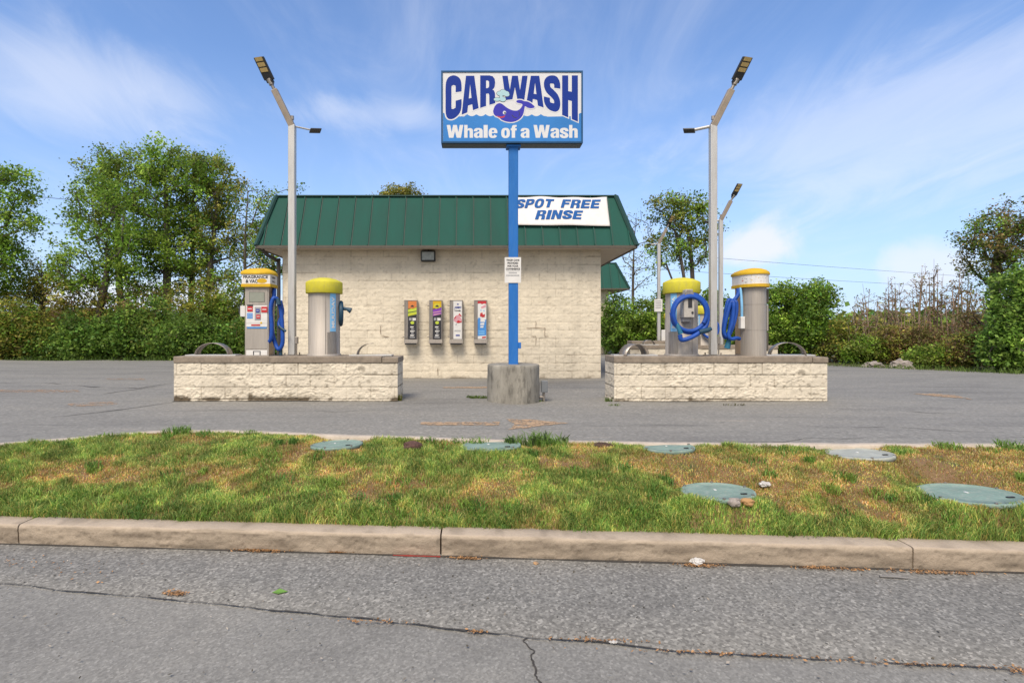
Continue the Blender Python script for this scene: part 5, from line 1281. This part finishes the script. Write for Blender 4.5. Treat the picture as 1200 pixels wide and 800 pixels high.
# ------------------------------------------------------------------ trees and shrubs
def grow(rng, trunks, att, step):
    pos, par = [], []
    for tr in trunks:
        q = catmull(tr, step); prev = -1
        for p in q: pos.append(np.array(p)); par.append(prev); prev = len(pos) - 1
    tips = []
    A = np.array(pos); d0 = np.min(np.linalg.norm(att[:, None] - A[None], axis=2), axis=1); att = att[np.argsort(d0)]
    for a in att:
        A = np.array(pos); v = a[None] - A; d = np.linalg.norm(v, axis=1); cost = d * (1 + .9 * (v[:, 2] < .15 * d)); i = int(np.argmin(cost))
        L = d[i]; n = max(1, int(L / step)); s = A[i]; prev = i; side = rng.normal(0, .10 * L, 3); side[2] = abs(side[2]) * .6
        for k in range(1, n + 1):
            t = k / n; p = s + (a - s) * t + side * math.sin(math.pi * t) + rng.normal(0, .02, 3); pos.append(p); par.append(prev); prev = len(pos) - 1
        tips.append(prev)
    return np.array(pos), np.array(par), tips

def skeleton(pos, par, tips, rtip, rmax, sides):
    n = len(pos); cnt = np.zeros(n); 
    for t in tips: cnt[t] += 1
    kids = np.zeros(n)
    for i in range(n - 1, -1, -1):
        if par[i] >= 0: cnt[par[i]] += max(cnt[i], .3); kids[par[i]] += 1
    r = np.minimum(rtip * np.maximum(cnt, .6) ** .5, rmax)
    i = np.where(par >= 0)[0]; a = pos[par[i]]; b = pos[i]; d = b - a; L = np.linalg.norm(d, axis=1); k = L > 1e-5; i, a, b, d, L = i[k], a[k], b[k], d[k], L[k]
    d = d / L[:, None]; ref = np.where(np.abs(d[:, 2:3]) > .9, np.array([[1., 0, 0]]), np.array([[0, 0, 1.]])); u = np.cross(d, ref); u /= np.linalg.norm(u, axis=1)[:, None]; w_ = np.cross(d, u)
    ang = np.arange(sides) * 2 * np.pi / sides; ra = np.minimum(r[par[i]], r[i] * 1.35); rb = r[i]
    cs = np.cos(ang)[None, :, None]; sn = np.sin(ang)[None, :, None]
    ring = u[:, None] * cs + w_[:, None] * sn
    V = np.concatenate([a[:, None] - d[:, None] * .01 + ring * ra[:, None, None], b[:, None] + ring * rb[:, None, None]], 1).reshape(-1, 3)
    m = len(i); k = np.arange(sides); q = np.stack([k, (k + 1) % sides, (k + 1) % sides + sides, k + sides], 1)
    return V, (np.arange(m)[:, None, None] * 2 * sides + q[None]).reshape(-1, 4)

def leaves(rng, centers, per, spread, size, pal, flat=.8, droop=.0, tonevar=.25):
    n = len(centers); tone = np.exp(rng.normal(0, tonevar, n)); pi = rng.random(n)
    C = np.repeat(centers, per, axis=0); m = len(C)
    off = rng.normal(0, 1, (m, 3)) * spread; off[:, 2] *= flat; C = C + off
    nr = rng.normal(0, .75, (m, 3)) + np.array([0, 0, .8]); nr /= np.linalg.norm(nr, axis=1)[:, None]
    a = np.cross(nr, rng.normal(0, 1, (m, 3))); a /= np.linalg.norm(a, axis=1)[:, None]; b_ = np.cross(nr, a)
    s1 = size * rng.uniform(.45, 1.5, (m, 1)); s2 = s1 * rng.uniform(.4, .8, (m, 1))
    V = np.stack([C - a * s1, C - b_ * s2 + nr * s2 * .25, C + a * s1 * .9, C + b_ * s2 + nr * s2 * .25], 1).reshape(-1, 3)
    pal = np.array(pal); k = np.clip(np.repeat(pi, per) * len(pal) + rng.normal(0, .7, m), 0, len(pal) - .01).astype(int)
    col = pal[k] * (np.repeat(tone, per) * rng.uniform(.75, 1.28, m))[:, None]
    return V, np.arange(m * 4).reshape(m, 4), np.repeat(np.clip(col, 0, 1), 4, axis=0)

def blob_points(rng, blobs, n, hollow=.35):
    "points in a union of ellipsoids, thinner towards the middle"
    vol = np.array([b[3] * b[4] * b[5] for b in blobs]); ids = rng.choice(len(blobs), n, p=vol / vol.sum()); out = []
    for i in ids:
        b_ = blobs[i]; v = rng.normal(0, 1, 3); v /= np.linalg.norm(v); r = (hollow + (1 - hollow) * rng.random()) ** .6
        out.append(np.array(b_[:3]) + v * r * np.array(b_[3:]))
    return np.array(out)

GREEN = [(0.16, 0.281, 0.04), (0.232, 0.375, 0.051), (0.337, 0.468, 0.064), (0.178, 0.241, 0.051)]
BRIGHT = [(0.178, 0.318, 0.039), (0.262, 0.405, 0.054), (0.334, 0.453, 0.072), (0.144, 0.25, 0.036)]
OLIVE = [(0.237, 0.262, 0.049), (0.327, 0.308, 0.056), (0.188, 0.228, 0.04), (0.401, 0.342, 0.081)]
DARK = [(0.1, 0.202, 0.038), (0.16, 0.28, 0.049), (0.228, 0.342, 0.054), (0.13, 0.197, 0.042)]
RUSTY = [(0.255, 0.161, 0.082), (0.314, 0.189, 0.091), (0.176, 0.161, 0.055), (0.235, 0.208, 0.073)]
BROWNG = [(0.174, 0.184, 0.051), (0.231, 0.205, 0.064), (0.3, 0.194, 0.082), (0.139, 0.162, 0.036)]

def plant(name, label, cat, px, Y, trunk_px, blobs_px, n_att, per, spread, size, pal, rtip=.012, rmax=.2, group=None, seed=0, step=.4, hollow=.35, base_z=.48, stems=None, flat=.8, bark=None, crownname='crown', sides=6, tonevar=.32):
    "blobs_px: ellipses (cx, cy, rx, ry) in photo pixels at depth Y, given real depth here"
    rng = np.random.default_rng(seed + 100); s = F / Y; bx_ = (px - VX) / s
    blobs = []
    for (cx_, cy_, rx, ry) in blobs_px:
        c_ = P(cx_, cy_, Y); dr = (rx + ry) / 2 / s * .9; blobs.append((c_.x, Y + rng.uniform(-.25, .25) * dr, c_.z, rx / s, dr, ry / s))
    att = blob_points(rng, blobs, n_att, hollow); att[:, 2] = np.maximum(att[:, 2], base_z + .15)
    t = thing(name, label, cat, (bx_, Y, base_z), group)
    trunks = []
    for st in (stems or [trunk_px]):
        pts = [P(a, c, Y) for a, c in st]; pts = [Vector((p.x, Y + (0 if i == 0 else rng.uniform(-.2, .2)), p.z)) for i, p in enumerate(pts)]
        pts[0].z = min(pts[0].z, base_z - .05); trunks.append(pts)
    pos, par, tips = grow(rng, trunks, att, step)
    V, Fc = skeleton(pos, par, tips, rtip, rmax, sides)
    o = npmesh('trunk' if not stems or 'tree' in name else 'stems', V, Fc, bark or m_bark, t); smooth_all(o)
    V, Fc, cl_ = leaves(rng, att, per, spread, size, pal, flat, tonevar=tonevar)
    V[:, 2] = np.maximum(V[:, 2], base_z)
    npmesh(crownname, V, Fc, m_leaf, t, col=cl_)
    return t

TG = 'trees behind the left hedge'
def tree(label, px, Y, trunk, blobs, n, per, size, pal, seed, group=TG, **kw):
    return plant('tree', label, 'tree', px, Y, trunk, blobs, int(n * .50), int(per * 2.0), kw.pop('spread', .30) * .72, size * .62, pal, seed=seed, group=group, **kw)
G0 = 422
tree('bright green tree at the left edge with branches reaching into the blue', -25, 24.5, [(-25, 425), (-22, 340), (-18, 270), (-10, 215)], [(-10, 225, 45, 32), (20, 215, 28, 24), (5, 265, 40, 25), (-30, 300, 50, 50), (8, 310, 22, 34), (30, 235, 18, 14)], 330, 42, .105, BRIGHT, 1)
tree('olive leafed tree behind the left end of the hedge', 48, 26, [(48, 425), (50, 370), (46, 320)], [(30, 330, 40, 36), (60, 350, 38, 44), (15, 370, 40, 40), (75, 395, 40, 28)], 300, 50, .085, OLIVE, 2)
tree('young green tree with forked stem, left of the tall clump', 115, 25, [(115, 424), (117, 370), (125, 330), (128, 290)], [(100, 300, 34, 40), (125, 250, 36, 44), (85, 320, 26, 32), (135, 330, 34, 34), (150, 290, 28, 40)], 300, 40, .095, BRIGHT, 3)
tree('tall thin-stemmed tree with the pointed left top of the clump', 145, 28, [(145, 424), (143, 360), (140, 300), (136, 220), (138, 190)], [(135, 190, 34, 24), (110, 205, 32, 22), (150, 215, 40, 36), (115, 245, 36, 26), (150, 265, 42, 34)], 330, 40, .10, GREEN + OLIVE[:1], 4)
tree('tallest dark trunked tree at the heart of the left clump', 198, 27, [(198, 424), (198, 360), (196, 300), (195, 240), (194, 195)], [(195, 190, 48, 26), (175, 225, 44, 34), (215, 215, 44, 38), (180, 275, 46, 44), (215, 285, 44, 44), (190, 325, 46, 26)], 470, 44, .105, GREEN, 5, rmax=.26)
tree('slim tree with olive top, second from the right in the left clump', 224, 29, [(222, 424), (223, 350), (226, 280), (228, 210)], [(228, 200, 40, 26), (240, 240, 38, 36), (225, 290, 34, 36), (235, 330, 30, 26)], 300, 40, .105, GREEN + OLIVE, 6)
tree('slim tree with an olive dome at the right of the clump', 243, 27.5, [(241, 424), (243, 350), (250, 270), (254, 215)], [(255, 205, 32, 24), (265, 235, 26, 34), (250, 275, 30, 30), (272, 280, 22, 34), (255, 320, 26, 22)], 260, 36, .10, OLIVE + GREEN[:2], 7)
tree('sparse thin tree between the left clump and the building', 287, 26, [(287, 424), (286, 340), (289, 280), (292, 225)], [(290, 250, 18, 36), (300, 290, 24, 30), (283, 320, 18, 30), (305, 235, 16, 20)], 120, 13, .085, GREEN + OLIVE, 8, rtip=.010)
tree('leafy tree half hidden by the left eave of the building', 318, 30, [(318, 424), (320, 340), (318, 270)], [(312, 265, 20, 40), (322, 300, 26, 26), (318, 235, 18, 16), (350, 223, 9, 6)], 170, 26, .10, GREEN, 9)
tree('olive treetop showing above the green roof', 466, 44, [(466, 410), (466, 300), (466, 240)], [(466, 232, 30, 14), (448, 240, 20, 12), (486, 238, 22, 12), (468, 222, 18, 8)], 200, 34, .13, OLIVE, 10, group='trees behind the building')
tree('twin-stemmed tree between the building and the right lamp post', 806, 31, None, [(780, 245, 30, 18), (805, 250, 32, 24), (825, 262, 18, 30), (785, 285, 26, 22), (815, 295, 24, 22), (770, 300, 16, 22)], 330, 32, .105, GREEN + OLIVE[:2], 11, group='trees behind the building',
     stems=[[(806, 412), (804, 350), (797, 305), (792, 270)], [(812, 412), (813, 350), (811, 300), (806, 260)], [(800, 412), (792, 345), (780, 310)]])
tree('thin nearly bare tree beside the right eave of the building', 742, 33, [(742, 412), (742, 350), (744, 290), (745, 250)], [(740, 280, 24, 42), (755, 310, 20, 34), (735, 330, 18, 30)], 170, 5, .085, OLIVE, 12, group='trees behind the building', rtip=.009)
tree('tall brown-green tree at the right edge above the evergreen', 1168, 21, [(1168, 432), (1167, 370), (1168, 320), (1170, 270)], [(1165, 280, 38, 34), (1190, 262, 34, 30), (1150, 305, 24, 26), (1200, 300, 34, 40), (1175, 335, 30, 24), (1140, 275, 14, 16)], 380, 34, .075, BROWNG + GREEN[:2], 13, group='trees at the right edge', spread=.24)
tree('rusty leafed small tree left of the right-edge evergreen', 1152, 19.5, [(1152, 432), (1150, 400), (1150, 365)], [(1150, 370, 24, 24), (1130, 395, 30, 22), (1160, 395, 26, 26)], 170, 26, .06, RUSTY, 14, group='trees at the right edge', spread=.2)

def shrub(label, px, Y, blobs, n, per, size, pal, seed, group='shrubs along the lot edge', spread=.16, nst=6, **kw):
    rng = random.Random(seed); y0 = VY + (CAMZ - .48) * F / Y
    st = []
    for k in range(nst):
        b_ = blobs[k % len(blobs)]; x0 = px + rng.uniform(-6, 6); st.append([(x0, y0 + 2), (x0 + (b_[0] - x0) * .45 + rng.uniform(-4, 4), (y0 + b_[1]) / 2), (b_[0] + rng.uniform(-.3, .3) * b_[2], b_[1])])
    return plant('shrub', label, 'shrub', px, Y, None, blobs, n, int(per * 1.6), spread, size * .76, pal, seed=seed, group=group, stems=st, step=.25, rtip=.007, rmax=.05, hollow=.4, crownname='foliage', bark=m_twig, **kw)
LH = 'dark shrubs of the left hedge'
hp = [(-22, 'light hedge shrub cut by the left picture edge', 36, 74), (22, 'light olive hedge shrub second from the left edge', 34, 62), (62, 'low hedge shrub below the olive tree', 28, 40), (100, 'low hedge shrub left of a taller dark one', 30, 50), (140, 'tall dark hedge shrub below the forked tree', 32, 60), (178, 'broad dark hedge shrub below the tallest tree', 34, 68), (214, 'hedge shrub below the slim trees', 30, 54), (248, 'hedge shrub left of the left steel hoop', 30, 44), (282, 'hedge shrub behind the left kiosk', 30, 56), (316, 'hedge shrub between the left kiosk and the building', 24, 52)]
for k, (x, lb, rx, hh) in enumerate(hp):
    shrub(lb, x, 22.9 + .25 * (k % 3), [(x, 422 - hh * .45, rx, hh * .42), (x - rx * .4, 422 - hh * .3, rx * .7, hh * .32), (x + rx * .4, 422 - hh * .35, rx * .7, hh * .36), (x + (k % 3 - 1) * 8, 422 - hh * (.72 + .12 * (k % 2)), rx * .42, hh * .30), (x - (k % 2 * 2 - 1) * rx * .6, 422 - hh * .8, rx * .3, hh * .26)], 170, 32, .08, (OLIVE + GREEN[:2] if k < 2 else [DARK, DARK + GREEN[:1], DARK + OLIVE[:1]][k % 3]), 30 + k, LH, spread=.20)
for k, (x, lb, y_, rx, ry, pal) in enumerate([(100, 'tan and green brush behind the hedge, below the forked tree', 360, 40, 30, OLIVE + RUSTY[:1]), (165, 'rust tinged brush between trunks of the left clump', 365, 36, 28, OLIVE + RUSTY), (232, 'thin olive brush below the olive-topped trees', 355, 36, 34, OLIVE + GREEN[:1]), (270, 'green brush behind the hedge near the sparse tree', 350, 30, 36, GREEN + OLIVE[:1])]):
    shrub(lb, x, 25.2 + .2 * k, [(x, y_, rx, ry), (x - 10, y_ + 25, rx, ry), (x + 14, y_ + 28, rx, ry)], 200, 26, .08, pal, 50 + k, 'brush behind the left hedge', .2)
CS = 'shrubs right of the building'
shrub('dark green shrub right beside the rear block', 722, 27, [(722, 375, 16, 30), (732, 392, 18, 20), (716, 395, 14, 20)], 190, 34, .08, DARK + GREEN[:1], 60, CS)
shrub('bushy mid-green shrub behind the small hoop', 752, 26, [(752, 372, 24, 24), (745, 392, 26, 20), (768, 385, 20, 26)], 240, 36, .08, GREEN, 61, CS)
shrub('shrub behind the far thin lamp post', 780, 28, [(780, 360, 18, 26), (776, 385, 20, 22)], 180, 32, .08, DARK + GREEN, 62, CS)
shrub('shrub filling the gap behind the right lamp post', 832, 27, [(832, 362, 20, 24), (838, 388, 20, 22), (818, 380, 16, 26)], 220, 34, .08, DARK + GREEN, 63, CS)
shrub('green shrub behind the right kiosk', 872, 25, [(872, 385, 24, 26), (860, 395, 20, 18)], 190, 34, .08, GREEN, 64, CS)
RS = 'shrubs along the right lot edge'
shrub('feathery green shrub right of the right kiosk', 918, 22.5, [(918, 365, 20, 34), (908, 390, 22, 26), (930, 385, 20, 30), (924, 345, 12, 14)], 320, 38, .065, GREEN + BRIGHT[:1], 70, RS, .14)
shrub('upright leafy shrub with pointed top beside the feathery one', 948, 22, [(948, 365, 18, 34), (958, 345, 16, 16), (942, 392, 22, 26), (968, 350, 14, 14)], 280, 34, .07, GREEN + DARK[:2], 71, RS, .15)
shrub('olive shrub midway along the right lot edge', 982, 21.5, [(982, 398, 20, 24), (975, 410, 20, 14), (994, 382, 10, 16)], 150, 24, .055, OLIVE + GREEN[:1], 72, RS, .14)
shrub('low green shrub behind the flat boulder', 1012, 20.5, [(1012, 408, 22, 15), (1004, 416, 18, 10)], 130, 28, .06, GREEN + OLIVE[:1], 73, RS, .13)
shrub('olive and rust shrub behind the taller boulder', 1048, 20.2, [(1048, 402, 22, 20), (1040, 412, 22, 12)], 140, 24, .055, OLIVE + RUSTY[:2], 74, RS, .13)
shrub('rusty shrub right of the boulders', 1085, 19.6, [(1085, 400, 24, 20), (1092, 414, 24, 12)], 150, 22, .05, RUSTY + OLIVE[:1], 75, RS, .13)
shrub('green lower shrub near the right lot corner', 1092, 18.3, [(1092, 418, 24, 11), (1078, 422, 18, 8)], 110, 30, .055, GREEN + OLIVE[:1], 76, RS, .11)
shrub('rust and green shrub left of the evergreen', 1132, 18, [(1132, 408, 22, 18), (1124, 420, 22, 11), (1146, 414, 16, 16)], 170, 26, .05, RUSTY + OLIVE + GREEN[:1], 77, RS, .12)
shrub('brown dry shrub in the middle of the bare saplings', 1025, 21.6, [(1022, 392, 22, 14), (1040, 396, 22, 14)], 110, 12, .05, RUSTY + OLIVE[:1], 78, RS, .15)
plant('evergreen', 'dense bright evergreen filling the lower right edge', 'evergreen', 1192, 16.4, [(1192, 440), (1192, 390), (1194, 340)],
      [(1192, 400, 32, 36), (1196, 350, 26, 38), (1176, 410, 22, 26), (1205, 325, 18, 18), (1182, 372, 20, 26), (1215, 380, 30, 50)], 620, 46, .12, .05, [(.17, .30, .05), (.25, .40, .07), (.32, .46, .09), (.11, .20, .045)], seed=80, step=.3, rmax=.09, group='trees at the right edge', hollow=.55)
SG_ = 'bare saplings above the right shrubs'
for k, (x, yt, lb, pr_) in enumerate([(1000, 350, 'short bare sapling, leftmost of the row', 8), (1020, 332, 'thin bare sapling left of the middle of the row', 9), (1038, 324, 'bare sapling with budding twigs above the brown shrub', 11), (1056, 330, 'low bare sapling above the taller boulder', 10), (1076, 312, 'tall bare sapling leaning left above the rusty shrub', 12), (1096, 304, 'tallest bare sapling, its tip against the cloud', 12), (1116, 312, 'bare sapling just left of the brown-green tree', 11), (1136, 322, 'bare sapling close to the brown-green tree', 10)]):
    Y = 21.0 + .35 * (k % 3); y0 = VY + 1.22 * F / Y
    lean = (-1) ** k * 5
    st = [[(x + dx * .25, y0 + 2), (x + dx * .7 + lean * .4, (y0 + yt) / 2), (x + dx * 1.15 + lean, yt + abs(dx) * 1.4 + (3 * j % 5) * 4)] for j, dx in enumerate((0, -11, 9, 16, -5, 4, -16, 12))]
    plant('bare_sapling', lb, 'sapling', x, Y, None, [(x + lean * .7, yt + 45, 15, 38), (x + lean, yt + 20, 8, 20)], 120, 5, .05, .032, RUSTY + OLIVE[:1], rtip=.0062, rmax=.036, seed=90 + k, step=.22, group=SG_, stems=st, bark=m_sap, crownname='crown', hollow=.05, sides=5)  # this crown mesh is only buds, small flakes on the bare twigs

# far woodland seen only through gaps
rng = np.random.default_rng(5); n = 5200
x = rng.uniform(-75, 95, n); y = rng.uniform(52, 64, n) ; hgt = 1.2 + 1.6 * fbm(x * .11, x * 0, 61); c_ = np.c_[x, y, .4 + hgt * rng.random(n) ** .7]
V, Fc, cl_ = leaves(rng, c_, 12, .7, .34, DARK + OLIVE, 1)
tag(npmesh('distant_woods', V, Fc, m_leaf, col=cl_), 'low far-off woodland behind the lot', 'woods', kind='stuff')

# ------------------------------------------------------------------ wires and their poles
pa, pb = Vector((-23.5, 23.4, .4)), Vector((78, 70.5, .4))
for p, lb in ((pa, 'wooden utility pole beyond the left edge'), (pb, 'wooden utility pole beyond the right edge')):
    t = thing('utility_pole', lb, 'utility pole', p, 'utility poles')
    mb = MB(); mb.tube([p, p + Vector((0, 0, 8.2))], [.15, .1], 10); build('pole', mb, m_bark, t)
    mb = MB(); mb.box(p.x - .9, p.x + .9, p.y - .06, p.y + .06, p.z + 7.0, p.z + 7.14); build('cross_arm', mb, m_bark, t)
for z, sag, lb in ((7.35, .5, 'upper thin power line crossing behind the trees'), (6.2, .5, 'lower thin power line crossing behind the trees')):
    a = pa + Vector((0, 0, z)); c = pb + Vector((0, 0, z - .2)); pts = [a.lerp(c, k / 40) - Vector((0, 0, sag * 4 * (k / 40) * (1 - k / 40))) for k in range(41)]
    mb = MB(); mb.tube(pts, .012, 5); tag(build('power_line', mb, m_black, None, a), lb, 'power line', 'power lines')
